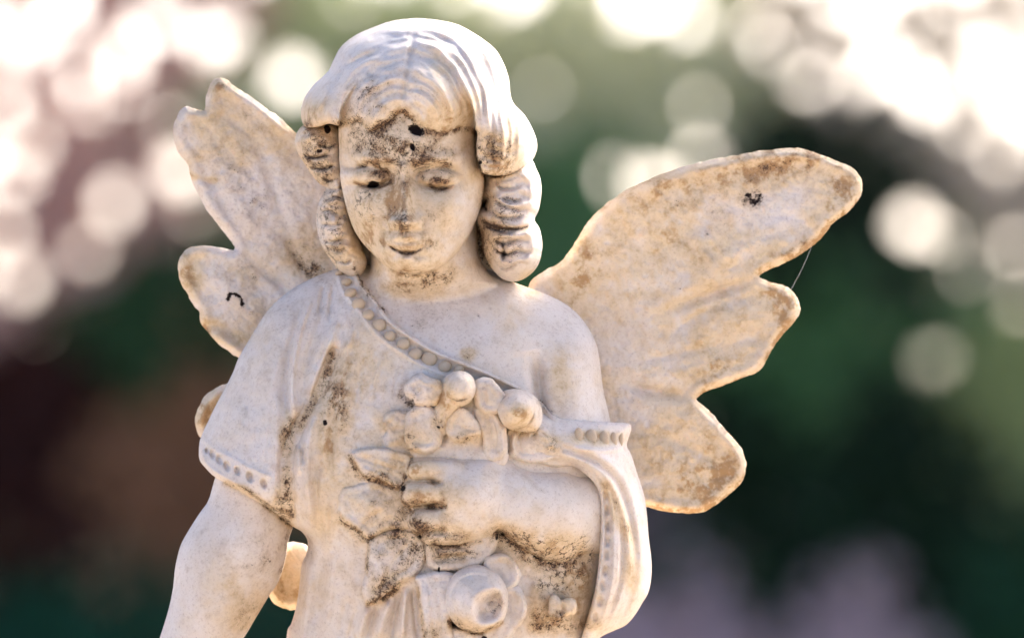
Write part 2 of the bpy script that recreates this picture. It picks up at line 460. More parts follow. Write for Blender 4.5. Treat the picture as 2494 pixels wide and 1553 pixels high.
BODY_LINES = [
    ('grime+amber', [(824, 306), (880, 299), (902, 321), (935, 308), (974, 276), (1002, 290), (1030, 322), (1085, 328), (1120, 312), (1160, 326)], 8, .9),
    ('grime+amber', [(905, 322), (940, 305), (965, 282)], 9, .8),
    ('grime+amber', [(1030, 320), (1085, 328), (1140, 316)], 8, .7),
    ('grime+amber', [(888, 398), (920, 408), (952, 424)], 6, .8),
    ('grime+amber', [(1010, 405), (1050, 396), (1095, 402)], 7, .8),
    ('grime+amber', [(1050, 455), (1070, 464), (1092, 462)], 5, 1.2),
    ('grime+amber', [(1030, 437), (1060, 440), (1090, 446)], 5, .9),
    ('grime+amber', [(955, 602), (970, 612), (990, 618), (1012, 616), (1024, 610)], 4.0, 1.5),
    ('grime+amber', [(866, 447), (890, 454), (930, 457), (955, 444)], 3.5, 1.0), ('grime+amber', [(1060, 470), (1080, 468)], 3, .8),
    ('grime+amber', [(976, 664), (1017, 672), (1060, 663)], 6, .7),
    ('grime+amber', [(742, 385), (770, 402), (800, 398)], 7, .9),
    ('grime+amber', [(1173, 424), (1219, 430), (1260, 418)], 6, 1.1),
    ('grime+amber', [(1175, 535), (1215, 552), (1280, 556)], 6, .8),
    ('grime+amber', [(1170, 560), (1172, 600), (1190, 645)], 8, 1.2),
    ('grime', [(862, 650), (880, 690), (905, 722), (935, 755)], 6, 1.0),
    ('grime+amber', [(812, 864), (782, 935), (754, 1000), (735, 1035)], 10, .8),
    ('grime+amber', [(712, 1030), (699, 1066), (700, 1160), (708, 1250)], 13, .8),
    ('grime+amber', [(552, 1176), (600, 1192), (640, 1222), (680, 1250), (710, 1280)], 8, 1.0),
    ('grime', [(698, 1300), (702, 1340), (690, 1390)], 10, .9),
    ('grime', [(740, 1310), (748, 1340)], 12, 1.0),
    ('grime+amber', [(826, 1262), (850, 1278), (885, 1306), (903, 1305)], 9, 1.1),
    ('grime+amber', [(902, 1310), (895, 1350), (893, 1400)], 3, .7),
    ('grime+amber', [(850, 1110), (868, 1140), (888, 1162), (940, 1176), (975, 1190)], 6, .9),
    ('grime+amber', [(898, 1468), (930, 1455), (960, 1435)], 7, 1.0),
    ('grime+amber', [(1018, 1430), (1024, 1480), (1035, 1545)], 5, .8),
    ('grime+amber', [(1095, 1515), (1130, 1535), (1170, 1538), (1220, 1515)], 6, .9),
    ('grime', [(1098, 972), (1118, 975), (1135, 972)], 4, 1.4),
    ('grime', [(985, 968), (1003, 985)], 7, 1.2),
    ('grime+amber', [(1204, 1304), (1215, 1297), (1240, 1312), (1290, 1345), (1340, 1370), (1385, 1372), (1412, 1352)], 6, 1.0),
    ('pit', [(1208, 1310), (1213, 1302), (1224, 1298)], 7, .9),
    ('pit', [(1300, 1352), (1340, 1370), (1380, 1372)], 4, .65),
    ('grime+amber', [(1002, 1120), (990, 1150), (983, 1186), (984, 1215), (1000, 1240), (1006, 1270), (1024, 1300)], 6, 1.1), ('grime+amber', [(1045, 1172), (1068, 1172)], 4, .8), ('grime+amber', [(1040, 1231), (1068, 1231), (1088, 1229)], 5, 1.0),
    ('grime+amber', [(1055, 1322), (1105, 1328), (1170, 1318)], 5, .9),
    ('grime+amber', [(1475, 1180), (1510, 1240), (1535, 1310)], 10, .5),
    ('grime', [(1315, 975), (1330, 995), (1345, 1003)], 5, .9),
    ('grime', [(1045, 871), (1047, 878)], 6, .4),
]
STAIN = weather(BODY_BLOBS, BODY_LINES)
WING_BLOBS = [
    ('amber', 1720, 760, 330, 300, 0, .26), ('amber', 1720, 1120, 180, 160, 0, .22), ('grime', 1820, 430, 180, 60, -10, .22),
    ('amber', 1900, 400, 150, 45, -8, 1.1), ('amber', 1640, 500, 60, 60, -20, .8), ('amber', 1760, 430, 120, 30, -12, .5), ('grime', 1890, 400, 90, 35, -10, .5),
    ('grime', 1745, 515, 55, 45, 0, .42), ('grime', 1640, 495, 26, 20, 0, .55), ('pit', 1824, 478, 11, 11, 0, .8), ('pit', 1851, 480, 9, 11, 0, .8), ('pit', 1838, 493, 13, 8, 0, .8), ('grime', 1838, 484, 22, 18, 0, 1.2),
    ('grime', 1838, 486, 28, 18, 0, .9), ('amber', 2060, 470, 45, 45, 40, 1.3), ('amber', 2010, 545, 40, 30, 40, .9), ('grime', 2050, 460, 26, 30, 0, .6),
    ('amber', 1930, 610, 60, 14, -25, 1.1), ('grime', 1720, 570, 10, 14, 0, .9), ('grime', 1960, 590, 20, 10, -30, .9), ('grime', 1967, 400, 10, 25, 0, .6),
    ('amber', 1440, 640, 60, 45, -30, .95), ('grime', 1470, 615, 45, 16, 0, .55), ('amber', 1400, 720, 40, 60, 0, .7), ('grime', 1645, 610, 12, 12, 0, .6),
    ('amber', 1660, 600, 60, 30, 0, .4), ('grime', 1655, 704, 12, 4, 0, .9), ('amber', 1900, 720, 60, 30, 20, .7), ('amber', 1900, 780, 30, 45, 0, .55),
    ('grime', 1912, 742, 8, 8, 0, .8), ('amber', 1700, 1130, 110, 60, 0, .6), ('amber', 1740, 1170, 40, 50, 30, .7), ('amber', 1650, 1215, 130, 26, 0, .7),
    ('amber', 1600, 1040, 60, 30, 10, .3), ('amber', 1780, 890, 60, 24, -20, .5), ('amber', 1500, 500, 60, 90, 30, .35),
    # the wing on the other side
    ('amber', 520, 330, 90, 90, 0, .45), ('grime', 540, 400, 80, 60, 20, .38), ('grime', 620, 290, 30, 60, -30, .38), ('amber', 540, 210, 40, 26, 30, .75),
    ('grime', 545, 212, 14, 12, 0, .7), ('grime', 620, 480, 50, 60, 0, .36), ('amber', 660, 330, 60, 60, 0, .4), ('grime+amber', 745, 620, 50, 50, 10, .55),
    ('grime+amber', 770, 655, 35, 20, 0, .8), ('grime', 600, 560, 40, 50, 0, .2), ('grime+amber', 590, 660, 40, 30, 0, .4), ('grime', 622, 678, 7, 9, 0, .8),
    ('amber', 460, 640, 30, 60, 0, .6), ('amber', 505, 800, 24, 30, 0, .8), ('grime', 505, 800, 14, 18, 0, .5), ('amber', 500, 1000, 30, 50, 0, .9),
    ('amber', 690, 1460, 40, 60, 0, .7), ('amber', 560, 820, 60, 20, 25, .5), ('grime', 610, 762, 12, 8, 0, .6),
]
WING_LINES = [
    ('pit', [(556, 728), (562, 716), (577, 716), (588, 728), (590, 744)], 6, 1.0), ('grime', [(556, 728), (562, 716), (577, 716), (588, 728), (590, 744)], 9, .8),
    ('amber', [(1850, 665), (1945, 625), (2020, 548), (2090, 490)], 8, 1.2), ('amber', [(1572, 1228), (1661, 1243), (1740, 1228), (1800, 1180)], 7, .7),
    ('amber', [(1700, 965), (1750, 945), (1845, 905), (1890, 830), (1940, 770)], 7, .7),
    ('grime+amber', [(700, 590), (730, 640), (757, 676)], 10, .5), ('amber', [(461, 424), (490, 435), (520, 440)], 7, .7),
]
WSTAIN = weather(WING_BLOBS, WING_LINES, 0.16)

# ---------------------------------------------------------------- materials
class Nodes:
    def __init__(self, name):
        self.m = bpy.data.materials.new(name); self.m.use_nodes = True
        self.t = self.m.node_tree; self.b = self.t.nodes['Principled BSDF']
    def n(self, typ, **kw):
        x = self.t.nodes.new(typ)
        for k, v in kw.items():
            if k.startswith('i_'):
                key = k[2:]
                x.inputs[int(key) if key.isdigit() else key.replace('_', ' ')].default_value = v
            else: setattr(x, k, v)
        return x
    def l(self, a, b): self.t.links.new(a, b)
    def math(self, op, a, b=None, c=None, clamp=False):
        x = self.n('ShaderNodeMath', operation=op, use_clamp=clamp)
        for i, v in enumerate((a, b, c)):
            if v is None: continue
            if isinstance(v, (int, float)): x.inputs[i].default_value = v
            else: self.l(v, x.inputs[i])
        return x.outputs[0]
    def noise(self, vec, scale, detail=4, rough=0.55, dist=0.0):
        x = self.n('ShaderNodeTexNoise', i_Scale=scale, i_Detail=detail, i_Roughness=rough, i_Distortion=dist)
        self.l(vec, x.inputs['Vector']); return x.outputs['Fac']
    def smooth(self, v, lo, hi):
        x = self.n('ShaderNodeMapRange', interpolation_type='SMOOTHSTEP')
        for i, q in enumerate((v, lo, hi)):
            if isinstance(q, (int, float)): x.inputs[i].default_value = q
            else: self.l(q, x.inputs[i])
        return x.outputs[0]
    def mix(self, f, a, b, blend='MIX'):
        x = self.n('ShaderNodeMix', data_type='RGBA', blend_type=blend)
        for s, v in ((x.inputs[0], f), (x.inputs[6], a), (x.inputs[7], b)):
            if isinstance(v, (int, float)): s.default_value = v
            elif isinstance(v, tuple): s.default_value = (*v, 1)
            else: self.l(v, s)
        return x.outputs[2]

def marble_material():
    N = Nodes('weathered_marble')
    tc = N.n('ShaderNodeTexCoord'); P = tc.outputs['Object']
    mp = N.n('ShaderNodeVectorMath', operation='SCALE'); mp.inputs['Scale'].default_value = 50.0
    N.l(P, mp.inputs[0]); U = mp.outputs[0]                   # one unit = the modelling unit
    def at(n):
        x = N.n('ShaderNodeAttribute', attribute_name=n); return x.outputs['Fac']
    am, gr, ck, pt = at('amber'), at('grime'), at('crack'), at('pit')
    big = N.noise(U, 0.55, 5, 0.6)
    mid = N.noise(U, 2.6, 5, 0.65)
    fine = N.noise(U, 14, 4, 0.7)
    spk = N.noise(U, 17, 5, 0.78, 1.0)
    col = N.mix(N.smooth(big, 0.35, 0.68), (0.82, 0.74, 0.655), (0.76, 0.66, 0.555))
    col = N.mix(N.math('MULTIPLY', N.smooth(mid, 0.50, 0.75), 0.42), col, (0.50, 0.39, 0.30))
    col = N.mix(N.math('MULTIPLY', N.smooth(fine, 0.52, 0.72), 0.42), col, (0.36, 0.25, 0.20))
    # ochre lichen film
    a1 = N.math('MULTIPLY', am, N.smooth(mid, 0.30, 0.66))
    a1 = N.math('MULTIPLY', a1, N.math('ADD', 0.55, fine), clamp=True)
    col = N.mix(N.smooth(am, 0.03, 0.45), col, N.mix(1.0, col, (1.0, 0.90, 0.72), 'MULTIPLY'))
    acol = N.mix(N.smooth(a1, 0.2, 1.0), (0.66, 0.50, 0.28), (0.44, 0.26, 0.11))
    af = N.math('MULTIPLY', N.math('MINIMUM', N.math('MULTIPLY', a1, 1.25), 0.95), N.smooth(N.noise(U, 9, 4, 0.7), 0.16, 0.52))
    col = N.mix(af, col, acol)
    # soft brown film under the grime
    g0 = N.math('MULTIPLY', gr, N.math('MULTIPLY', N.smooth(mid, 0.25, 0.75), N.smooth(fine, 0.25, 0.65)))
    col = N.mix(N.math('MULTIPLY', g0, 0.75, clamp=True), col, (0.36, 0.235, 0.165))
    # black speckle of grime: threshold falls as grime rises
    comb = N.math('MULTIPLY_ADD', mid, 0.25, N.math('MULTIPLY', spk, 0.75))
    thr = N.math('SUBTRACT', 0.665, N.math('MULTIPLY', gr, 0.19))
    sp = N.smooth(comb, thr, N.math('ADD', thr, 0.05))
    sp = N.math('MULTIPLY', sp, N.smooth(gr, 0.05, 0.4))
    col = N.mix(N.math('MULTIPLY', sp, 0.93), col, (0.035, 0.017, 0.012))
    # wormy crack net
    wv = N.n('ShaderNodeVectorMath', operation='MULTIPLY_ADD')
    nz = N.n('ShaderNodeTexNoise', i_Scale=3.5, i_Detail=4.0, i_Roughness=0.7)
    N.l(U, nz.inputs['Vector']); N.l(nz.outputs['Color'], wv.inputs[0])
    wv.inputs[1].default_value = (0.55, 0.55, 0.55); N.l(U, wv.inputs[2])
    st = N.n('ShaderNodeMapping'); st.inputs['Scale'].default_value = (3.2, 3.2, 7.0); N.l(wv.outputs[0], st.inputs[0])
    vo = N.n('ShaderNodeTexVoronoi', feature='DISTANCE_TO_EDGE', i_Scale=1.0)
    N.l(st.outputs[0], vo.inputs['Vector'])
    cw = N.math('MULTIPLY', N.math('MULTIPLY', ck, N.smooth(N.noise(U, 5.0, 3), 0.38, 0.62)), 0.12)
    cf = N.math('SUBTRACT', 1.0, N.smooth(vo.outputs['Distance'], N.math('MULTIPLY', cw, 0.3), N.math('ADD', cw, 0.001)))
    cf = N.math('MULTIPLY', cf, N.smooth(ck, 0.1, 0.45))
    col = N.mix(N.math('MULTIPLY', cf, 0.9), col, (0.06, 0.03, 0.018))
    gn = N.noise(U, 60, 2, 0.6)
    col = N.mix(N.math('MULTIPLY', N.smooth(gn, 0.45, 0.75), 0.22), col, (0.45, 0.36, 0.30))
    # open pores all over
    por = N.smooth(N.noise(U, 34, 2, 0.5), 0.66, 0.74)
    por = N.math('MULTIPLY', por, N.smooth(mid, 0.42, 0.62))
    col = N.mix(N.math('MULTIPLY', por, 0.55), col, (0.16, 0.10, 0.075))
    # pits
    pn = N.noise(U, 6.5, 4, 0.7, 0.5)
    pf = N.smooth(N.math('ADD', pt, N.math('MULTIPLY', N.math('SUBTRACT', pn, 0.5), 2.6)), 0.50, 0.80)
    pf = N.math('MULTIPLY', pf, N.smooth(pt, 0.08, 0.25))
    col = N.mix(pf, col, (0.012, 0.006, 0.005))
    N.l(col, N.b.inputs['Base Color'])
    N.b.inputs['Roughness'].default_value = 0.78
    N.b.inputs['Specular IOR Level'].default_value = 0.2
    N.b.inputs['Subsurface Weight'].default_value = 0.18
    N.b.inputs['Subsurface Radius'].default_value = (1.0, 0.62, 0.42)
    N.b.inputs['Subsurface Scale'].default_value = 0.003
    # relief
    h = N.math('MULTIPLY', fine, 0.5)
    h = N.math('MULTIPLY_ADD', N.noise(U, 45, 3, 0.7), 0.55, h)
    h = N.math('SUBTRACT', h, N.math('MULTIPLY', por, 0.5))
    h = N.math('MULTIPLY_ADD', mid, 0.9, h)
    h = N.math('SUBTRACT', h, N.math('MULTIPLY', sp, 0.5))
    h = N.math('SUBTRACT', h, N.math('MULTIPLY', cf, 0.6))
    h = N.math('SUBTRACT', h, N.math('MULTIPLY', pf, 1.5))
    bp = N.n('ShaderNodeBump', i_Strength=0.6, i_Distance=0.0008)
    N.l(h, bp.inputs['Height']); N.l(bp.outputs[0], N.b.inputs['Normal'])
    return N.m
MARBLE = marble_material()

# ---------------------------------------------------------------- the statue
statue = empty('angel_statue', (0, 0, 0))
tag(statue, 'weathered white marble cherub angel with curly hair and spread wings, holding a posy', 'statue')

def part(name, shape, hf, hb, persp=0.0, parent=statue, stain=None, label=None, sd=None, win=None):
    return build(name, shape.win if win is None else win, shape.sd if sd is None else sd, hf, hb, MARBLE, parent, persp, label, stain)

# ---- bare torso volume that skin and robe both follow
T_out = [(858, 646, -.6), (830, 651, -.8), (804, 659, -.9), (760, 676, -1.), (717, 699, -1.), (677, 728, -1.), (648, 759, -1.), (625, 794, -1.), (602, 832, -1.), (579, 872, -1.), (566, 905, -1.), (550, 938, -1.), (523, 988, -1.), (506, 1023, -1.),
         (489, 1060, -.9), (483, 1083, -.8), (484, 1118, -.5), (500, 1139, -.1), (523, 1160, .3), (560, 1180, .6), (600, 1202, .75), (638, 1225, .7), (662, 1240, .6), (690, 1262, .4), (712, 1280, .2), (735, 1295, -.4),
         (748, 1319, -1.), (745, 1348, -1.), (733, 1376, -1.), (727, 1428, -1.), (719, 1480, -1.), (707, 1521, -1.), (696, 1553, -1.), (690, 1730, -1.), (1430, 1730, -1.), (1440, 1560, -1.), (1475, 1400, -1.), (1490, 1250, -1.), (1500, 1130, -1.),
         (1488, 1030, -1.), (1471, 955, -1.), (1464, 901, -1.), (1459, 862, -1.), (1452, 836, -1.), (1438, 806, -1.), (1419, 778, -1.), (1394, 752, -1.), (1361, 730, -1.), (1324, 714, -1.), (1287, 700, -1.), (1235, 680, -1.), (1170, 650, -1.), (1060, 645, -1.), (960, 645, -1.)]
TS = Shape(T_out)
Tf = TS.full(np.where(TS.sd < 0, TS.b + 2.62 * TS.p ** 0.9, -9), -9.0)
# the chest falls away upwards to the neck
Tf = Tf - 0.35 * np.clip((8.2 - GV) / 1.6, 0, 1) ** 2
TC = Canvas(Tf, (slice(0, NV), slice(0, NX)))
TC.bump(1180, 850, 95, 60, .16).bump(960, 830, 90, 60, .08)            # pectorals
TC.stroke([(1060, 720), (1110, 735), (1200, 735), (1280, 720)], 26, .07)  # collar bone
TC.bump(1010, 735, 40, 28, -.10)
TC.stroke([(1296, 850), (1308, 900), (1313, 950), (1320, 1010), (1335, 1080)], 17, -.42)   # between chest and bare arm
TC.stroke([(1390, 790), (1402, 880), (1415, 1000), (1440, 1120)], 48, .26)
TC.stroke([(1262, 800), (1275, 870)], 40, .05)
TC.stroke([(640, 800), (590, 950), (575, 1100)], 70, .10)

# ---- figure: face, neck, chest, arms and hand in one skin
F_face = [(827, 300), (827, 360), (829, 411), (835, 466), (850, 524), (867, 567), (893, 602), (920, 629), (946, 650), (978, 663), (1017, 668), (1057, 660),
          (1090, 636), (1121, 604), (1144, 570), (1160, 535), (1173, 495), (1179, 452), (1176, 420), (1163, 385), (1160, 340), (1150, 260), (1100, 180), (1000, 150), (900, 180), (840, 250)]
fb = []
for (x, v) in F_face:                       # boundary depth: jaw recedes, chin comes forward
    h = 0.75
    if v > 560: h = 0.75 + 1.35 * min(1, (v - 560) / 100.0)
    if v < 300: h = 1.2
    fb.append((x, v, h))
FS = Shape(fb)
win = FS.win
X, V = GX[win], GV[win]
face_h = FS.b + 1.85 * FS.p ** 0.9 + 0.10 * np.clip((4.3 - V), -1.5, 1.5)
FC = Canvas(face_h.copy(), win)
def face_features(C):
    # overall modelling: brow, temples, cheeks, muzzle, chin
    C.bump(985, 352, 105, 42, .16)
    C.bump(905, 392, 62, 17, .20, 8).bump(1068, 392, 62, 17, .20, -6)
    C.bump(911, 434, 54, 29, -.42, 0).bump(1062, 438, 54, 29, -.44, 0)         # sockets
    C.bump(948, 428, 22, 24, -.16).bump(1026, 430, 22, 24, -.18)
    C.bump(882, 516, 44, 48, .28).bump(1100, 516, 48, 52, .30)                  # cheeks
    C.bump(990, 590, 66, 40, .20)                                               # muzzle
    C.bump(1004, 645, 36, 22, .24)                                              # chin
    C.bump(996, 625, 40, 8, -.13)                                               # fold under the lip
    # lids: dome of the upper lid looking down
    C.dome(908, 433, 47, 23, float(C_at(FC0, 908, 433)) - .22, .27, 6, .08)
    C.dome(1064, 437, 47, 23, float(C_at(FC0, 1064, 437)) - .23, .27, -3, .08)
    C.stroke([(862, 440), (880, 450), (912, 456), (945, 446), (957, 437)], 4.5, -.20)
    C.stroke([(1018, 442), (1040, 454), (1065, 461), (1092, 459), (1108, 448)], 4.5, -.19)
    C.stroke([(866, 454), (890, 465), (925, 467), (950, 456)], 7, .02)
    C.stroke([(1022, 455), (1050, 470), (1085, 470), (1105, 460)], 7, .02)
    C.stroke([(858, 424), (880, 410), (912, 405), (945, 414), (960, 430)], 5, -.03)
    C.stroke([(1015, 430), (1035, 412), (1065, 407), (1095, 412), (1113, 425)], 5, -.03)
    # nose
    nose = [(984, 415), (986, 450), (988, 490), (989, 525), (988, 541)]
    s, d, T = C.dist(nose, .9)
    wd = .13 + .13 * T ** 1.5
    C.h[s] += (.20 + .72 * T ** 1.3) * np.exp(-(d / wd) ** 2.4)
    C.bump(961, 541, 15, 14, .26).bump(1016, 541, 15, 14, .26)                # wings of the nose
    C.stroke([(944, 528), (943, 545), (952, 558)], 6, -.08).stroke([(1032, 528), (1034, 545), (1025, 558)], 6, -.08)
    C.bump(988, 563, 34, 7, -.22)
    C.bump(972, 556, 6, 4, -.16).bump(1004, 556, 6, 4, -.16)
    C.stroke([(988, 564), (989, 578)], 6, -.06)
    # mouth
    C.stroke([(936, 590), (955, 585), (975, 580), (989, 584), (1003, 580), (1022, 585), (1038, 592)], 9, .15)
    C.stroke([(945, 592), (965, 598), (990, 601), (1012, 599), (1036, 593)], 6.5, .10)
    C.stroke([(942, 592), (952, 600), (968, 611), (990, 617), (1010, 615), (1026, 606), (1036, 597)], 3.4, -.15)
    C.stroke([(964, 621), (990, 629), (1014, 624)], 8, .17)
    C.bump(934, 596, 9, 10, -.05).bump(1048, 598, 9, 10, -.06)
    C.stroke([(940, 556), (928, 575), (924, 592)], 9, -.03)
    # chips
    C.bump(912, 452, 12, 8, -.25, 0, 4).bump(1016, 322, 16, 12, -.15, 25, 4).bump(1007, 362, 6, 8, -.1)
def C_at(arr, x, v):
    return arr[int(round((v / 100 - V0) / DS)) - FC.win[0].start, int(round((x / 100 - X0) / DS)) - FC.win[1].start]
FC0 = FC.h.copy()
face_features(FC)
face_full = FS.full(np.where(FS.sd < 0, FC.h, -99))
face_h_full = FS.full(face_h, 0.5)

NS = Shape([(880, 560), (899, 610), (900, 655), (885, 690), (900, 730), (1000, 750), (1120, 745), (1190, 715), (1215, 690), (1182, 655), (1164, 610), (1158, 540), (1100, 480), (950, 480)], -0.9)
neck_h = NS.b + 2.25 * NS.p ** 0.9
neck_full = NS.full(np.where(NS.sd < 0, neck_h, -99))

LS = Shape([(560, 1050), (523, 1161), (506, 1218), (485, 1249), (460, 1288), (439, 1326), (428, 1365), (423, 1394), (419, 1434), (408, 1486), (387, 1553), (355, 1640), (345, 1730),
            (470, 1730), (530, 1640), (592, 1553), (615, 1515), (650, 1457), (676, 1417), (693, 1362), (699, 1319), (712, 1278), (720, 1200), (700, 1100)], -0.7)
larm_h = LS.b + 1.65 * LS.p
LC = Canvas(larm_h, LS.win)
LC.bump(600, 1330, 60, 70, .10, 20).bump(530, 1480, 60, 60, .06).stroke([(670, 1385), (620, 1420), (560, 1440)], 26, -.06)
larm_full = LS.full(np.where(LS.sd < 0, LC.h, -99))

# forearm reaching across with the hand closed on the stems
AR = Shape([(1500, 1175, -.2), (1405, 1148, .3), (1376, 1141, .6), (1333, 1145, .9), (1290, 1141, 1.1), (1261, 1127, 1.2), (1232, 1105, 1.3), (1205, 1101, 1.5), (1175, 1104, 1.6), (1088, 1107, 1.7), (1040, 1114, 1.8),
            (1046, 1140, 1.9), (1040, 1200, 1.9), (1044, 1260, 1.9), (1050, 1305, 1.9), (1070, 1321, 1.8), (1103, 1324, 1.8), (1160, 1317, 1.7), (1200, 1304, 1.6), (1217, 1291, 1.5), (1244, 1319, 1.3), (1290, 1349, 1.0),
            (1333, 1369, .8), (1376, 1375, .4), (1420, 1356, .1), (1490, 1330, -.3)], margin=0.9)
ar_h = AR.b + 1.35 * AR.p ** 0.95
AC = Canvas(ar_h, AR.win)
AC.stroke([(1212, 1110), (1222, 1180), (1218, 1290)], 30, -.16)                       # wrist
AC.bump(1130, 1190, 75, 60, .16).bump(1340, 1250, 80, 70, .10)
AC.stroke([(1284, 1140), (1296, 1160), (1310, 1172)], 4, -.06)
AC.stroke([(1205, 1296), (1180, 1270), (1165, 1235)], 9, -.07)
h0 = float(AC.h[(int(12.0 / DS) - AR.win[0].start), (int((10.9 - X0) / DS) - AR.win[1].start)])
AC.finger([(1110, 1145), (1070, 1141), (1018, 1141)], 25, 21, h0 - .42, h0 - .38, .14, .9)
AC.finger([(1105, 1197), (1065, 1197), (1010, 1199)], 24, 23, h0 - .34, h0 - .22, .12, .95)
AC.finger([(1110, 1256), (1075, 1260), (1028, 1264)], 24, 23, h0 - .38, h0 - .26, .12, .95)
AC.finger([(1115, 1298), (1085, 1300), (1052, 1299)], 18, 17, h0 - .52, h0 - .44, .08, .9)
AC.stroke([(1052, 1172), (1068, 1172), (1084, 1170)], 6, -.14)
AC.stroke([(1045, 1231), (1068, 1231), (1092, 1228)], 6, -.18).stroke([(1050, 1292), (1075, 1293), (1092, 1290)], 6, -.13)
AC.bump(1057, 1171, 8, 6, -.16).bump(1010, 1192, 9, 10, .03)
AC.stroke([(1018, 1184), (1024, 1197), (1020, 1212)], 3, -.02).stroke([(1038, 1250), (1044, 1264), (1040, 1280)], 3, -.02)
fsd = np.minimum(AR.sd, np.where(AC.h > h0 - .62, -0.05, 1.0) * np.where((GX[AR.win] < 10.75) & (GV[AR.win] > 11.1) & (GV[AR.win] < 13.25), 1, -99) * 1.0)
fing_mask = (GX[AR.win] < 10.75) & (AC.h > h0 - .75) & (GV[AR.win] > 11.1) & (GV[AR.win] < 13.25)
fore_full = AR.full(np.where((AR.sd < 0) | fing_mask, AC.h, -99))

skin = np.maximum(Tf, -9)
skin = np.where(neck_full > -50, smax(skin, neck_full, 0.45), skin)
body_mask = (TS.full(TS.sd, 1.0) < 0) | (neck_full > -50)
skin = np.where(body_mask, skin, -99)
skin = np.maximum(skin, larm_full)
skin = np.maximum(skin, face_full)
skin = np.maximum(skin, fore_full)
figmask = skin > -50
figsd = np.minimum.reduce([TS.full(TS.sd, 1.0), NS.full(NS.sd, 1.0), LS.full(LS.sd, 1.0), FS.full(FS.sd, 1.0), AR.full(AR.sd, 1.0)])
figsd = np.where(figmask & (figsd >= 0), -0.01, figsd)
back = np.full((NV, NX), -1.2)
for sh, am in ((TS, 1.6), (NS, 1.2), (LS, 1.3), (FS, .9)):
    back = np.minimum(back, sh.full(np.where(sh.sd < 0, -0.9 - am * sh.p, 9), 9))
allw = (slice(0, NV), slice(0, NX))
build('figure', allw, figsd, np.maximum(skin, -1.1), back, MARBLE, statue, 0.3, 'bare marble face, neck, shoulder and arms')

# ---- hair: the head volume plus carved locks
HEAD = [(1003, 41), (951, 48), (902, 65), (861, 84), (827, 112), (808, 147), (796, 172), (763, 202), (740, 233), (730, 265), (728, 300), (722, 323), (719, 349), (729, 380),
        (743, 402), (762, 430), (790, 470), (820, 540), (880, 620), (950, 665), (1017, 680), (1080, 665), (1170, 600), (1250, 500), (1291, 420), (1306, 369), (1308, 343), (1297, 311),
        (1277, 277), (1252, 251), (1243, 225), (1239, 187), (1226, 150), (1207, 118), (1176, 92), (1138, 68), (1104, 53), (1050, 43)]
HS = Shape(HEAD, -0.6)
head_h = HS.b + 4.15 * HS.p ** 0.9
head_full = HS.full(np.where(HS.sd < 0, head_h, -9), -9)
CAP = [(1003, 41), (951, 48), (902, 65), (861, 84), (827, 112), (808, 147), (796, 172), (763, 202), (740, 233), (730, 265), (733, 292), (745, 308), (775, 308), (800, 300), (824, 305), (852, 299), (880, 300),
       (888, 312), (902, 321), (920, 317), (946, 300), (974, 275), (974, 275), (1000, 288), (1012, 303), (1040, 316), (1083, 326), (1118, 311), (1150, 312), (1163, 325), (1160, 360), (1160, 400), (1175, 421), (1219, 428), (1252, 420),
       (1290, 394), (1306, 369), (1308, 343), (1297, 311), (1277, 277), (1252, 251), (1243, 225), (1239, 187), (1226, 150), (1207, 118), (1176, 92), (1138, 68), (1104, 53), (1050, 43)]
CS = Shape(CAP, 0)
win = CS.win
X, V = GX[win], GV[win]
base = np.maximum(head_full[win], -0.6)
facef = np.where(face_full[win] > -50, blur(face_h_full, 4)[win], -9)
warp = noise2(1.1, 21, 3)[win]; warp2 = noise2(2.3, 22, 2)[win]
right = np.clip((X - 9.93 - (4 - V) * 0.05) / 0.18, -1, 1) * 0.5 + 0.5
rhoR = np.sqrt(((X - 9.95) / 2.05) ** 2 + ((V - 3.05) / 2.45) ** 2)
rhoL = np.sqrt(((X - 9.75) / 2.15) ** 2 + ((V - 3.15) / 2.35) ** 2)
def lock(ph, sharp=1.4):
    s = 0.5 + 0.5 * np.sin(2 * np.pi * ph)
    return s ** sharp
locks = right * (lock(rhoR * 4.6 + .22 * warp + .4 * warp2) * .15 + .075 * lock(rhoR * 11.5 + .5 * warp)) \
    + (1 - right) * (lock(rhoL * 4.0 + .30 * warp + .5 * warp2 + .3) * .13 + .065 * lock(rhoL * 10 + .5 * warp))
rim = CS.edge(0.30)
amt = np.clip(CS.e / 0.5, 0, 1)
FR = [(700, 300), (745, 308), (775, 308), (800, 300), (824, 305), (852, 299), (880, 300), (888, 312), (902, 321), (920, 317), (946, 300), (974, 275), (1000, 288), (1012, 303), (1040, 316), (1083, 326), (1118, 311), (1150, 312), (1163, 325), (1160, 360), (1160, 400)]
s_, dfr, _t = Canvas(np.zeros(CS.shape), win).dist(FR, 3.2)
dF = np.full(CS.shape, 9.0); dF[s_] = dfr
kf = np.clip(dF / 1.1, 0, 1); kf = kf * kf * (3 - 2 * kf)
ch = np.where(facef > -5, np.minimum(base, facef + 0.26) * (1 - kf) + base * kf, base) + locks * amt + 0.10 * NZ_MID[win] * amt * 0.5 - 0.30 * (1 - rim) 
HC = Canvas(ch, win)
HC.stroke([(1012, 60), (1004, 110), (996, 160), (988, 210), (982, 262)], 8, -.13)      # the parting
HC.stroke([(1030, 100), (1090, 98), (1150, 125), (1185, 175), (1200, 250)], 9, -.10)
HC.stroke([(1020, 150), (1060, 145), (1100, 175), (1125, 230), (1135, 290)], 8, -.10)
HC.stroke([(1015, 128), (1075, 122), (1130, 155), (1160, 215), (1170, 290)], 8, .10)
HC.stroke([(1010, 178), (1045, 180), (1080, 215), (1098, 262), (1110, 300)], 8, .10)
HC.bump(1030, 240, 38, 50, .12).bump(905, 290, 34, 26, .13).bump(1100, 296, 16, 22, .08)
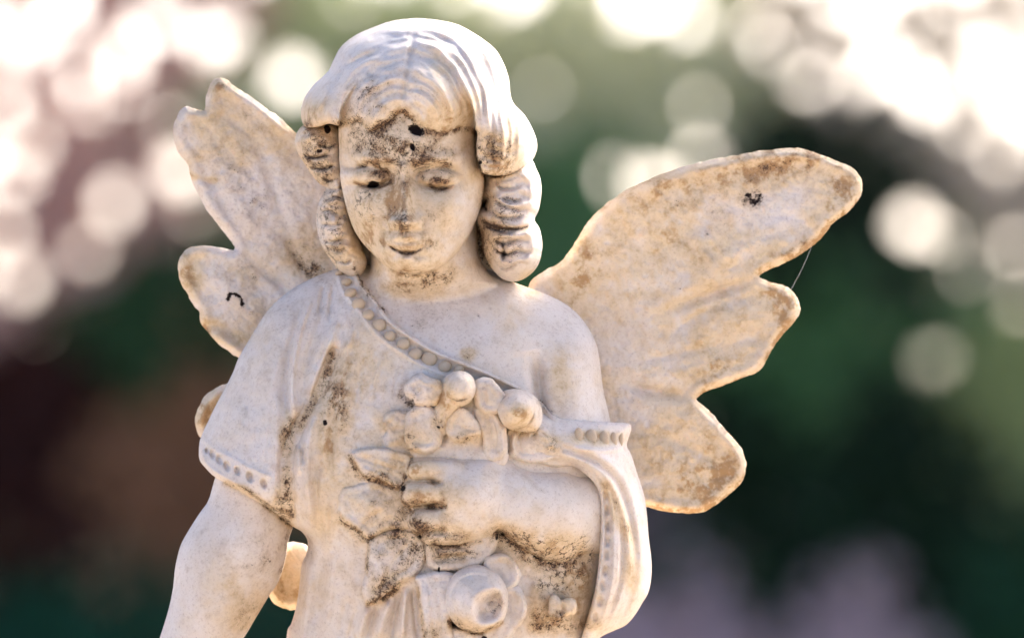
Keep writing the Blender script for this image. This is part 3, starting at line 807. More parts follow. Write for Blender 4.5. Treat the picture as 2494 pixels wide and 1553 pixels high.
HC.stroke([(985, 92), (930, 84), (895, 100)], 9, -.12).stroke([(975, 118), (920, 118), (880, 150)], 9, .09)
HC.stroke([(965, 150), (915, 148), (868, 165), (838, 215), (825, 260)], 9, .12).stroke([(955, 138), (905, 134), (858, 152), (824, 205), (812, 250)], 8, -.10)
HC.stroke([(955, 182), (920, 186), (890, 172)], 8, -.09)
HC.stroke([(800, 180), (780, 215), (775, 260), (790, 300)], 12, -.09).stroke([(826, 230), (824, 270), (836, 296)], 7, -.08)
HC.bump(765, 265, 34, 34, .14)
# the big lock over the temple
HC.bump(1255, 330, 50, 60, .22).stroke([(1200, 210), (1215, 260), (1240, 310), (1250, 360)], 12, -.10).stroke([(1165, 345), (1200, 365), (1245, 372), (1285, 350)], 7, -.10)
HC.stroke([(1162, 372), (1200, 392), (1245, 396)], 6, -.09).stroke([(1162, 350), (1190, 330), (1215, 350), (1235, 340)], 6, -.09).stroke([(1165, 395), (1195, 408), (1235, 408)], 5, -.08)
HC.bump(1190, 375, 36, 48, -.28)
HC.bump(797, 315, 7, 10, -.2)
hair = build('hair', win, CS.sd, HC.h, np.minimum(-0.9 - 2.6 * CS.p, HC.h - .25), MARBLE, statue, 1.5)

DIRT = Canvas(STAIN['grime'], allw)
def curl(pts, hb, H, lines, grooves, seed, label=None, wob=.05, freq=2.2, slope=.3, back_d=1.6):
    s = Shape(pts, hb)
    w = s.win
    h = s.b + H * s.p ** .8
    ph = GV[w] * freq + slope * GX[w] * 2 + .45 * noise2(.7, seed, 3)[w]
    h = h + wob * np.sin(2 * np.pi * ph) * np.clip(s.e / .3, 0, 1) + .04 * NZ_MID[w]
    c = Canvas(h + .05 * NZ_FINE[w], w)
    for p in lines: c.stroke(p, 7, .11)
    for p in grooves:
        c.stroke(p, 4.5, -.19)
        DIRT.stroke(p, 3.2, .62)
    return build('curl', w, s.sd, c.h, np.minimum(s.b - .4 - back_d * s.p, c.h - .2), MARBLE, hair, .5, label)
curl([(1162, 385), (1225, 370), (1290, 385), (1307, 413), (1316, 434), (1319, 460), (1317, 484), (1312, 511), (1302, 535), (1314, 556), (1321, 590), (1319, 616), (1312, 642), (1294, 666), (1262, 684), (1226, 680), (1196, 650), (1177, 610), (1170, 566), (1160, 522),
      (1178, 498), (1170, 470), (1178, 440), (1164, 410)], -.2, 1.75,
     [[(1215, 440), (1260, 425), (1300, 440)], [(1200, 474), (1240, 500), (1300, 495)], [(1200, 572), (1250, 576), (1305, 566)], [(1195, 615), (1240, 642), (1300, 625)], [(1262, 410), (1292, 450), (1290, 520)], [(1280, 560), (1298, 600), (1280, 650)]],
     [[(1175, 430), (1215, 428), (1260, 410), (1290, 396)], [(1205, 432), (1215, 455), (1240, 462), (1275, 452)], [(1195, 475), (1220, 500), (1262, 512), (1290, 506)], [(1185, 505), (1215, 528), (1250, 532), (1280, 524)], [(1215, 480), (1245, 492), (1272, 486)],
      [(1165, 535), (1200, 550), (1245, 560), (1285, 552), (1305, 536)], [(1172, 545), (1205, 560), (1250, 568)], [(1190, 575), (1225, 594), (1260, 584), (1290, 590)], [(1195, 600), (1230, 620), (1262, 612), (1290, 620)], [(1205, 640), (1230, 655), (1265, 640), (1290, 645)],
      [(1222, 590), (1228, 612), (1224, 640)], [(1190, 480), (1180, 500), (1190, 520)]], 31, 'long ringlet falling to the bare shoulder', wob=.035, freq=3.1)
curl([(752, 300), (735, 306), (721, 325), (718, 350), (729, 380), (743, 401), (758, 425), (776, 446), (795, 457), (784, 474), (772, 504), (769, 538), (775, 576), (789, 608), (807, 635), (828, 660), (868, 676), (892, 640), (872, 580), (858, 520), (852, 460), (846, 410), (840, 330), (826, 303), (790, 296)],
     -.5, 1.5, [[(735, 345), (770, 330), (810, 345)], [(785, 500), (820, 490), (848, 505)], [(782, 560), (815, 545), (850, 560)], [(805, 610), (840, 600), (870, 610)]],
     [[(735, 375), (765, 385), (810, 375)], [(750, 405), (785, 412), (820, 400)], [(770, 350), (800, 360), (822, 350)], [(780, 432), (805, 440), (830, 430)], [(795, 458), (815, 462), (845, 452)],
      [(775, 520), (800, 512), (830, 528), (845, 515)], [(778, 545), (810, 548), (838, 540)], [(780, 582), (805, 590), (850, 580)], [(795, 600), (825, 612), (845, 598)], [(812, 630), (840, 640), (862, 630)], [(790, 490), (815, 480), (838, 488)]], 33, 'long curl from the temple down beside the cheek', wob=.035, freq=3.2, slope=-.2)
# hair mass at the nape, behind neck and jaw
NB = Shape([(800, 300), (1250, 300), (1280, 500), (1290, 640), (1240, 690), (1180, 700), (1000, 690), (880, 680), (835, 655), (800, 560), (790, 430)], -1.9)
part('nape_hair', NB, NB.b + 1.0 * NB.edge(.8) + .05 * NZ_MID[NB.win], NB.b - 1.0 * NB.edge(1.0), 0.0, hair)

# ---- robe: follows the torso, with the short sleeve blended in
E_NECK = [(858, 646), (867, 657), (875, 682), (896, 708), (919, 736), (948, 777), (994, 811), (1049, 846), (1098, 868), (1150, 889), (1189, 905), (1232, 925), (1290, 955), (1325, 985)]
RB = Shape(E_NECK + [(1345, 1010), (1400, 1040), (1450, 1130), (1490, 1250), (1475, 1400), (1440, 1560), (1430, 1725), (694, 1725), (696, 1553), (707, 1521), (719, 1480), (727, 1428), (733, 1376), (745, 1348),
            (748, 1319), (735, 1295), (712, 1280), (690, 1262), (662, 1240), (638, 1225), (600, 1202), (560, 1180), (523, 1160), (500, 1139), (484, 1118), (483, 1083), (489, 1060), (506, 1023), (523, 988), (550, 938), (566, 905), (579, 872), (602, 832), (625, 794), (648, 759), (677, 728), (717, 699), (760, 676), (804, 659), (830, 651)], 0)
rwin = allw
tor = Tf + 0.22
robe = tor
RC = Canvas(robe, rwin)
# deep channel between sleeve and body
RC.stroke([(812, 862), (782, 935), (754, 998), (726, 1045), (704, 1100), (700, 1170), (706, 1270)], 17, -.50, taper=False)
RC.stroke([(800, 820), (770, 930), (745, 1000)], 8, -.05)
# long folds falling from the shoulder
for pts, w, a in [
    ([(768, 705), (745, 760), (722, 840), (712, 930), (716, 990), (732, 1012)], 8, .13),
    ([(828, 745), (806, 830), (782, 890), (762, 950), (750, 1000), (734, 1012)], 8, .13),
    ([(748, 720), (724, 790), (700, 880), (694, 960), (698, 1030)], 12, -.10),
    ([(795, 715), (775, 800), (750, 880), (738, 960), (734, 990)], 13, -.09),
    ([(812, 690), (806, 740), (800, 790)], 8, -.10), ([(790, 690), (782, 730), (776, 770)], 7, -.09),
    ([(836, 760), (850, 800), (858, 850)], 9, .05), ([(860, 820), (830, 860), (812, 900)], 8, .05),
    ([(700, 715), (665, 800), (640, 900), (630, 990)], 26, .05), ([(655, 780), (618, 880), (590, 980)], 22, -.04),
    ([(668, 930), (676, 1000), (672, 1080), (668, 1150)], 12, .08),
    ([(795, 890), (772, 980), (752, 1080), (750, 1180), (758, 1260), (752, 1330)], 14, .15),
    ([(725, 1070), (728, 1120), (730, 1160)], 8, .10), ([(738, 1080), (742, 1130)], 6, -.06),
    ([(810, 930), (795, 1010), (790, 1090), (795, 1170)], 10, .05), ([(826, 950), (815, 1040), (812, 1120)], 9, -.05),
    ([(860, 900), (845, 980), (840, 1050)], 14, .04),
    ([(760, 1340), (748, 1430), (738, 1553), (735, 1600)], 13, .10), ([(790, 1330), (776, 1430), (765, 1553)], 12, -.07),
    ([(820, 1340), (806, 1430), (795, 1553)], 12, .07), ([(850, 1450), (836, 1500), (825, 1560)], 10, -.06),
    ([(900, 1475), (885, 1510), (872, 1560)], 11, .12), ([(955, 1455), (935, 1500), (922, 1560)], 12, .15), ([(990, 1425), (985, 1480), (980, 1560)], 9, .13),
    ([(925, 1470), (906, 1510), (896, 1560)], 9, -.12), ([(975, 1440), (962, 1490), (953, 1560)], 9, -.13), ([(1008, 1425), (1012, 1490), (1020, 1560)], 8, -.15),
]:
    RC.stroke(pts, w * .9, a * 1.55)
for pts, w, a in [
    ([(870, 780), (846, 860), (830, 960), (826, 1060)], 6, .07), ([(905, 830), (880, 900), (868, 980), (866, 1060)], 6, -.05), ([(940, 860), (915, 920), (905, 980)], 5, .05),
    ([(985, 880), (965, 930), (958, 975)], 5, -.05), ([(640, 860), (612, 960), (590, 1060)], 7, -.05), ([(690, 830), (664, 940), (650, 1050), (640, 1130)], 7, .06),
    ([(780, 1100), (772, 1200), (776, 1290)], 7, -.07), ([(800, 1190), (796, 1270), (800, 1340)], 7, .06), ([(870, 1480), (858, 1520), (850, 1560)], 6, -.07),
    ([(1290, 1400), (1310, 1460), (1320, 1540)], 10, .05), ([(1400, 1390), (1412, 1450), (1398, 1530)], 8, -.06)]:
    RC.stroke(pts, w, a)
# neckline trim: raised rim, sunk strip, inner rim
def offset(pts, d):
    P = crom(P_(pts), False, 6); D = np.gradient(P, axis=0); L = np.hypot(D[:, 0], D[:, 1])[:, None]
    N_ = np.stack([-D[:, 1], D[:, 0]], 1) / L
    return [(float(a) * 100, float(b) * 100) for a, b in (P + N_ * d / 100)[::4]]
RC.stroke(offset(E_NECK, 5), 5, .12, taper=False)
RC.stroke(offset(E_NECK, 25), 14, -.17, taper=False)
RC.stroke(offset(E_NECK, 47), 5, .07, taper=False)
rsd = RB.full(RB.sd, 1.)
rollN = np.clip(-rsd / .12, 0, 1); rollN = np.sqrt(np.clip(1 - (1 - rollN) ** 2, 0, 1))
RC.h -= 0.10 * (1 - rollN)
# sleeve hem with its row of small sunk dots
HEM = [(500, 1139), (523, 1160), (560, 1180), (600, 1202), (638, 1225), (662, 1240), (668, 1225), (666, 1180)]
RC.stroke([(486, 1090), (500, 1128), (530, 1152), (600, 1190), (656, 1226)], 6, .07, taper=False)
RC.stroke([(492, 1070), (520, 1092), (560, 1112), (610, 1138), (655, 1158)], 6, .035, taper=False)
for x, v, r in [(517, 1106, 9), (534, 1118, 10), (553, 1134, 10), (579, 1145, 9), (610, 1160, 11), (644, 1176, 10), (503, 1098, 6)]:
    RC.bump(x, v, r * .75, r * 1.1, -.20, -20, 4)
RC.stroke([(662, 1240), (668, 1200), (676, 1120), (680, 1050)], 6, .06)
RC.stroke([(672, 1190), (680, 1200), (682, 1215), (672, 1222)], 4, -.08)
RC.h += .010 * NZ_FINE + .035 * NZ_MID + .05 * NZ_MID * np.exp(-((GX - 12.6) / 2.0) ** 2 - ((GV - 14.2) / 1.2) ** 2)
robe_h = np.maximum(RC.h, -1.0)
robe_back = np.where(TS.full(TS.sd, 1.) < 0, TS.full(-1.05 - 1.9 * TS.p, -1.05), -1.05)
robe_o = build('robe', allw, rsd, robe_h, robe_back, MARBLE, statue, .8)

def hsample(arr, x, v):
    return float(arr[int(round(v / 100 / DS)), int(round((x / 100 - X0) / DS))])

def bead_mesh():
    n, m = 14, 6
    vs_, fs = [], []
    for j in range(m + 1):
        t = math.pi * j / m
        for i in range(n):
            p = 2 * math.pi * i / n
            vs_.append((math.sin(t) * math.cos(p), math.sin(t) * math.sin(p), math.cos(t)))
    for j in range(m):
        for i in range(n):
            fs.append((j * n + i, j * n + (i + 1) % n, (j + 1) * n + (i + 1) % n, (j + 1) * n + i))
    me = bpy.data.meshes.new('bead'); me.from_pydata([(a, b, c) for a, b, c in vs_], [], fs)
    me.polygons.foreach_set('use_smooth', [True] * len(fs))
    for k, val in (('amber', .35), ('grime', .42), ('crack', 0), ('pit', 0)):
        a = me.attributes.new(k, 'FLOAT', 'POINT'); a.data.foreach_set('value', [val] * len(vs_))
    me.materials.append(MARBLE)
    return me
BEAD = bead_mesh()
def bead(x, v, rx, rv, h, parent, rot=0, d=.10):
    o = bpy.data.objects.new('bead', BEAD); COL.objects.link(o)
    sc = (300 - h) / 300
    o.location = ((x / 100 - CX) * sc * S, -h * S, EYE - (v / 100 - CV) * sc * S)
    o.scale = (rx / 100 * S, d * S, rv / 100 * S); o.rotation_euler = (0, rad(rot), 0)
    o.parent = parent
for x, v, rx, rv, r in [(826, 664, 10, 6, 20), (843, 688, 13, 9, 20), (853, 714, 15, 12, 25), (873, 741, 16, 15, 35), (896, 768, 15, 13, 35), (923, 793, 17, 16, 40), (949, 819, 14, 13, 35),
                        (982, 838, 16, 14, 35), (1010, 863, 18, 14, 30), (1045, 874, 19, 18, 30), (1083, 893, 17, 14, 30), (1118, 899, 13, 10, 25)]:
    bead(x, v, rx * 1.08, rv * 1.08, hsample(robe_h, x, v) + .05, robe_o, -r, .17)

# ---- right-hand drape: off-shoulder band and the full sleeve hanging from the forearm
DR = Shape([(1318, 1000, .5), (1360, 1013, .5), (1420, 1022, .4), (1486, 1028, .1), (1531, 1031, -.4), (1538, 1044, -.5), (1531, 1067, -.5), (1527, 1086, -.5), (1538, 1108, -.6), (1555, 1160, -.7), (1569, 1204, -.8), (1576, 1248, -.8), (1581, 1310, -.8),
            (1587, 1362, -.8), (1587, 1405, -.8), (1580, 1443, -.8), (1565, 1469, -.8), (1548, 1497, -.8), (1525, 1523, -.8), (1496, 1536, -.7), (1467, 1549, -.6), (1430, 1575, -.2), (1405, 1590, .1), (1418, 1545, .5),
            (1435, 1490, .6), (1449, 1434, .7), (1457, 1376, .7), (1461, 1319, .7), (1463, 1261, .7), (1461, 1218, .7), (1450, 1180, .8), (1424, 1152, .9), (1392, 1133, 1.0), (1350, 1135, 1.2), (1300, 1120, 1.4), (1262, 1090, 1.5), (1262, 1040, 1.3), (1290, 1010, .9)])
w = DR.win
DC = Canvas(DR.b + .95 * DR.p ** .9, w)
for pts, wd, a in [
    ([(1392, 1131), (1424, 1150), (1452, 1180), (1465, 1218), (1467, 1290), (1464, 1350), (1455, 1410), (1440, 1480), (1420, 1549)], 6, .16),
    ([(1420, 1130), (1455, 1155), (1480, 1195), (1492, 1250), (1496, 1330), (1490, 1420), (1470, 1500), (1452, 1545)], 5, .10),
    ([(1476, 1190), (1480, 1260), (1480, 1350), (1470, 1430), (1450, 1510)], 9, -.10),
    ([(1330, 1095), (1385, 1110), (1440, 1130), (1480, 1165), (1505, 1210), (1525, 1280), (1535, 1360), (1525, 1440)], 9, .16),
    ([(1345, 1060), (1400, 1085), (1460, 1110), (1510, 1150), (1540, 1210), (1558, 1300), (1562, 1380), (1545, 1450)], 10, .13),
    ([(1330, 1078), (1390, 1096), (1450, 1122), (1500, 1170), (1528, 1240), (1545, 1320), (1548, 1390)], 9, -.15),
    ([(1300, 1060), (1340, 1085), (1375, 1090)], 8, .12), ([(1290, 1080), (1330, 1115), (1380, 1122), (1410, 1128)], 9, -.14),
    ([(1510, 1240), (1516, 1330), (1508, 1420), (1480, 1510)], 7, -.12), ([(1500, 1230), (1506, 1320), (1500, 1420), (1478, 1500)], 5, .08),
    ([(1520, 1420), (1500, 1480), (1475, 1530)], 6, .08), ([(1545, 1420), (1525, 1480), (1495, 1525)], 7, -.07),
    ([(1330, 1002), (1375, 1018), (1431, 1028), (1490, 1032), (1533, 1036)], 6, .10),
    ([(1390, 1090), (1430, 1092), (1480, 1096), (1527, 1088)], 6, .10), ([(1395, 1056), (1440, 1062), (1490, 1066), (1520, 1062)], 15, -.16),
    ([(1280, 1015), (1300, 1040), (1322, 1062), (1340, 1072)], 8, .10),
]:
    DC.stroke(pts, wd, a)
for x, v in [(1476, 1205), (1478, 1241), (1480, 1280), (1479, 1316), (1477, 1350), (1474, 1388), (1467, 1424), (1460, 1462), (1449, 1500)]:
    DC.bump(x, v, 6, 11, -.11, 0, 4)
for x, v in [(1300, 1052), (1322, 1072), (1344, 1090), (1330, 1080)]:
    DC.bump(x, v, 8, 7, -.07, 0, 4)
DC.h += .02 * NZ_FINE[w] + .02 * NZ_MID[w]
drape = part('sleeve', DR, DC.h, DR.b - .35 - .8 * DR.p, .3, label='loose sleeve slipping off the shoulder, with a dotted hem')
DRf = DR.full(DC.h, 0)
for x, v, rx in [(1409, 1060, 11), (1439, 1064, 15), (1471, 1068, 13), (1494, 1071, 10), (1512, 1068, 7)]:
    bead(x, v, rx, 20, hsample(DRf, x, v) + .02, drape, 0, .10)

# ---- wings
def wing(pts, hbase, ridges, label, rimw=.42, sunk=.10, thick=.42, seed=5):
    """pts carry their own depth; persp keeps the traced size at that depth"""
    s = Shape(pts, hbase); w = s.win
    prof = s.edge(rimw)
    h = s.b + thick * .5 * prof
    lip = np.exp(-((s.e - .16) / .13) ** 2)
    h = h + sunk * lip + .07 * noise2(.9, seed, 3)[w] * prof + .03 * NZ_FINE[w] * prof
    c = Canvas(h, w)
    for p, wd, a in ridges: c.stroke(p, wd, a)
    edge_noise = s.sd + .018 * NZ_FINE[w] + .012 * NZ_MID[w]
    return build('wing', w, edge_noise, c.h, s.b - thick * .5 * prof, MARBLE, statue, float(np.mean([q[2] if len(q) > 2 else hbase for q in pts])), label, WSTAIN)
RW = [(1290, 690, -1.9), (1312, 668, -1.9), (1341, 652, -1.9), (1374, 630, -2.0), (1404, 583, -2.1), (1448, 522, -2.2), (1493, 485, -2.2), (1537, 456, -2.3), (1604, 426, -2.3), (1671, 404, -2.4), (1745, 387, -2.5), (1819, 372, -2.6), (1874, 365, -2.6),
      (1930, 360, -2.7), (1960, 363, -2.7), (1986, 371, -2.7), (2034, 389, -2.8), (2071, 405, -2.8), (2096, 430, -2.8), (2102, 459, -2.8), (2092, 487, -2.8), (2064, 519, -2.8), (2025, 548, -2.7), (1997, 583, -2.7), (1945, 623, -2.6), (1893, 648, -2.6),
      (1862, 662, -2.6), (1847, 674, -2.5), (1847, 674, -2.5), (1878, 687, -2.6), (1915, 698, -2.6), (1938, 720, -2.6), (1949, 748, -2.6), (1941, 775, -2.6), (1914, 808, -2.6), (1893, 831, -2.6), (1878, 858, -2.5), (1862, 885, -2.5), (1843, 906, -2.5), (1791, 927, -2.4),
      (1748, 943, -2.4), (1712, 957, -2.3), (1696, 972, -2.3), (1696, 972, -2.3), (1719, 993, -2.3), (1748, 1024, -2.3), (1777, 1056, -2.4), (1802, 1088, -2.4), (1815, 1117, -2.4), (1817, 1145, -2.4), (1806, 1174, -2.4), (1783, 1195, -2.4), (1759, 1215, -2.3), (1736, 1234, -2.3),
      (1707, 1247, -2.3), (1661, 1249, -2.2), (1604, 1240, -2.1), (1560, 1228, -2.0), (1450, 1200, -1.9), (1350, 1080, -1.8), (1300, 900, -1.8), (1270, 760, -1.8)]
wing(RW, -2.4, [
    ([(1350, 665), (1420, 600), (1500, 520), (1620, 450), (1760, 405), (1900, 380), (2020, 395), (2085, 440)], 22, .13),
    ([(1847, 676), (1780, 700), (1690, 730), (1600, 770)], 14, -.18), ([(1700, 972), (1640, 960), (1580, 950), (1500, 930)], 14, -.18),
    ([(1860, 560), (1760, 640), (1640, 720), (1520, 780)], 16, .08), ([(1800, 470), (1680, 560), (1560, 650)], 18, -.07), ([(1860, 720), (1760, 740), (1640, 800)], 10, -.07), ([(1780, 1160), (1700, 1100), (1600, 1060), (1540, 1050)], 12, -.07), ([(1760, 830), (1660, 860), (1540, 880)], 12, -.08),
    ([(1990, 570), (1900, 590), (1800, 610), (1700, 650)], 14, .04), ([(1930, 500), (1820, 540), (1700, 560), (1640, 600)], 20, -.05),
    ([(1930, 740), (1850, 760), (1750, 790), (1650, 830)], 26, .07), ([(1840, 880), (1760, 880), (1680, 900), (1560, 920)], 16, .05),
    ([(1870, 820), (1800, 830), (1720, 850)], 12, -.05), ([(1790, 1120), (1740, 1060), (1660, 1010), (1560, 980)], 24, .07),
    ([(1720, 1200), (1680, 1120), (1600, 1050)], 18, -.05), ([(1680, 610), (1725, 630), (1735, 670), (1700, 720)], 14, .09), ([(1740, 770), (1650, 800), (1620, 870)], 14, -.05),
    ([(1967, 380), (1965, 420), (1955, 460)], 6, -.05), ([(2000, 385), (1990, 430)], 6, -.04),
    ], 'wing spread out beside the bare shoulder, its three feather tips rounded', seed=5)
LW = [(800, 300), (740, 332), (720, 322), (688, 294), (654, 268), (619, 242), (584, 219), (553, 196), (535, 190), (516, 201), (504, 228), (501, 255), (498, 267), (498, 267), (478, 266), (462, 261), (450, 261), (435, 277),
      (424, 309), (424, 340), (436, 371), (457, 401), (462, 425), (478, 461), (498, 502), (524, 537), (548, 566), (566, 590), (572, 607), (556, 608), (524, 600), (492, 597), (461, 604), (441, 621), (434, 645), (437, 682),
      (452, 709), (469, 737), (484, 757), (485, 772), (490, 789), (507, 809), (530, 834), (561, 857), (579, 869), (640, 900), (700, 940), (820, 900), (900, 700), (880, 450)]
wing(LW, -2.4, [
    ([(545, 205), (600, 245), (660, 290), (720, 340)], 14, .12), ([(500, 270), (560, 290), (620, 340), (660, 440), (700, 560), (750, 660)], 13, -.09),
    ([(470, 430), (500, 440), (530, 450)], 10, -.08), ([(575, 608), (620, 650), (680, 690), (720, 740)], 16, -.13), ([(660, 540), (700, 590), (730, 640), (755, 680)], 12, -.12),
    ([(450, 300), (500, 360), (560, 450), (620, 560), (690, 660)], 22, .06), ([(440, 330), (490, 400), (540, 490), (590, 570)], 12, -.04), ([(560, 300), (610, 400), (660, 500)], 16, .05),
    ([(450, 640), (520, 680), (600, 740), (660, 790)], 24, .07), ([(486, 790), (540, 800), (600, 830)], 14, -.12), ([(500, 810), (545, 832), (590, 860)], 12, .08),
    ([(585, 615), (625, 665), (690, 715)], 10, .08), ([(590, 660), (620, 690), (640, 720)], 8, -.05),
    ], 'wing behind the robed shoulder, its tip notched and a worm-shaped stain on the lower feather', seed=6)
wing([(620, 920), (590, 920), (552, 933), (523, 945), (500, 965), (483, 991), (474, 1020), (477, 1043), (490, 1066), (540, 1090), (640, 1080)], -2.2, [([(545, 945), (505, 985), (490, 1040)], 7, .10), ([(560, 965), (525, 1000), (505, 1050)], 8, -.10)], 'small lobe of the wing showing past the sleeve', seed=7)
wing([(640, 1340), (650, 1420), (656, 1450), (672, 1470), (696, 1482), (715, 1483), (760, 1470), (790, 1400), (760, 1340), (720, 1320)], -2.2, [([(700, 1330), (715, 1350), (735, 1375)], 5, .1), ([(672, 1380), (684, 1430), (715, 1465)], 7, -.09), ([(662, 1400), (670, 1445), (700, 1476)], 6, .08)], 'lowest wing tip seen between arm and robe', seed=8)

# ---- the posy
posy = {}
def bit(name, pts, hb, H, strokes=(), bumps=(), power=.62, back_d=.5, label=None, persp=2.5, cup=.14, parent=statue):
    s = Shape(pts, hb, n=5); w = s.win
    s.sd = s.sd + .022 * NZ_FINE[w] + .02 * NZ_MID[w]
    h = s.b + .12 + H * s.p ** power
    c = Canvas(h + .04 * NZ_MID[w] * np.clip(s.e / .15, 0, 1), w)
    c.h -= cup * np.clip((s.e - .07) / .16, 0, 1) * (1 + .5 * NZ_MID[w]) - .02 * NZ_FINE[w]
    for b in bumps: c.bump(*b)
    for p, wd, a in strokes: c.stroke(p, wd, a)
    return part(name, s, c.h, np.minimum(s.b - back_d, c.h - .15), persp, parent, label=label)
# leaves low on the robe
bit('leaf', [(826, 1200), (834, 1186), (862, 1180), (905, 1168), (945, 1180), (985, 1200), (1010, 1240), (1000, 1290), (950, 1290), (922, 1302), (900, 1314), (880, 1300), (850, 1278), (830, 1264), (822, 1230)], 1.55, .55,
    [([(850, 1200), (900, 1230), (960, 1260)], 14, .06), ([(870, 1300), (900, 1260), (950, 1240)], 8, -.06)], label='rounded leaf left of the fingers', back_d=.6)
bit('leaf', [(898, 1322), (905, 1312), (940, 1292), (1000, 1290), (1040, 1330), (1030, 1380), (1005, 1405), (978, 1420), (950, 1440), (915, 1466), (893, 1472), (880, 1440), (888, 1400), (893, 1350)], 1.5, .55,
    [([(905, 1330), (930, 1380), (920, 1440)], 16, .07), ([(1000, 1320), (960, 1370), (920, 1450)], 7, -.07)], label='long leaf hanging below the hand', back_d=.6)
bit('leaf', [(853, 1108), (862, 1098), (895, 1090), (930, 1090), (960, 1096), (1000, 1108), (1010, 1150), (992, 1184), (975, 1192), (955, 1182), (938, 1174), (905, 1166), (886, 1162), (870, 1138)], 1.85, .42,
    [([(862, 1108), (920, 1130), (990, 1150)], 6, -.06), ([(880, 1140), (920, 1150)], 6, .05)], label='pointed leaf poking out beside the hand', back_d=.7)
bit('leaf', [(961, 996), (938, 1008), (930, 1025), (934, 1042), (940, 1052), (932, 1066), (933, 1082), (944, 1100), (960, 1108), (1010, 1110), (1030, 1060), (1010, 1000), (985, 1000)], 1.7, .45,
    [([(948, 1050), (975, 1045), (1000, 1040)], 7, -.08), ([(945, 1015), (975, 1030)], 8, .06), ([(940, 1078), (970, 1075)], 8, .06)], label='ruffled leaf at the left of the posy', back_d=.8)
# bloom heads over the hand
bit('bloom', [(984, 1034), (982, 1060), (990, 1095), (1020, 1130), (1080, 1150), (1140, 1150), (1200, 1140), (1236, 1125), (1236, 1060), (1234, 1020), (1220, 990), (1190, 960), (1150, 960), (1100, 980), (1050, 970), (1010, 985), (990, 1010)], 1.75, .62,
    [([(1000, 1000), (1040, 1040), (1080, 1090)], 10, .04), ([(1080, 1010), (1084, 1050), (1072, 1090)], 9, -.20), ([(1175, 1010), (1185, 1060), (1180, 1095)], 9, -.12), ([(1228, 1030), (1222, 1070), (1228, 1104)], 9, .12)],
    [(1150, 1085, 40, 18, -.12, 0), (1205, 1050, 16, 50, .12, 0)], label='open bloom cupped by the fingers', back_d=.9)
bit('bud', [(984, 948), (986, 932), (999, 920), (1008, 912), (1025, 909), (1045, 918), (1072, 925), (1085, 950), (1070, 985), (1040, 990), (1010, 988), (1004, 976), (990, 965)], 2.0, .75,
    [([(1020, 915), (1035, 945), (1045, 980)], 7, .05), ([(1000, 935), (1025, 960)], 7, -.06)], label='blunt bud at the upper left', back_d=.8)
bit('bud', [(1157, 925), (1178, 921), (1200, 924), (1218, 942), (1232, 962), (1225, 1000), (1190, 1010), (1160, 990), (1150, 950)], 2.0, .65,
    [([(1175, 930), (1180, 960), (1178, 990)], 8, -.05)], label='low bud between the two round ones', back_d=.8)
bit('petal', [(986, 1032), (990, 1006), (1010, 988), (1042, 986), (1066, 1010), (1078, 1050), (1072, 1086), (1044, 1104), (1004, 1098), (984, 1066)], 2.1, .52,
    [([(1010, 1000), (1016, 1040), (1030, 1085)], 8, -.05), ([(1000, 1080), (1030, 1092), (1060, 1084)], 6, .05)], label='rounded petal on the left of the bloom', back_d=.6)
bit('petal', [(1084, 1046), (1090, 1012), (1118, 990), (1146, 1004), (1168, 1036), (1174, 1058), (1150, 1064), (1122, 1076), (1098, 1072)], 2.2, .42,
    [([(1100, 1030), (1130, 1040), (1160, 1052)], 6, -.05), ([(1118, 992), (1148, 1008), (1170, 1044)], 4, .05)], label='pointed petal folding down over the bloom', back_d=.6)
bit('petal', [(1150, 1000), (1176, 985), (1206, 1000), (1222, 1030), (1230, 1075), (1226, 1112), (1196, 1122), (1176, 1100), (1172, 1062)], 1.95, .42,
    [([(1190, 1000), (1204, 1050), (1208, 1110)], 6, -.06), ([(1222, 1030), (1228, 1070), (1224, 1108)], 4, .08)], label='tall petal at the right of the bloom', back_d=.6)
# curved tube ending in a round knob
s = Shape([(1066, 958), (1078, 925), (1096, 908), (1120, 903), (1143, 910), (1157, 930), (1158, 955), (1145, 978), (1128, 990), (1110, 1010), (1098, 1040), (1078, 1062), (1055, 1050), (1052, 1010), (1062, 975)], 2.2, n=5)
c = Canvas(s.b + .62 * s.p, s.win)
c.dome(1120, 946, 31, 33, 2.95, .36, 0, .03)
c.stroke([(1093, 962), (1108, 977), (1130, 977), (1146, 962)], 4, -.14).stroke([(1085, 980), (1080, 1010), (1072, 1040)], 5, -.08).stroke([(1082, 925), (1100, 912), (1125, 908)], 5, .07)
c.h += .05 * NZ_MID[s.win] + .025 * NZ_FINE[s.win]
part('bud', s, c.h, s.b - .6, 2.5, label='round knob-like bud on a bent stalk, tallest of the posy')
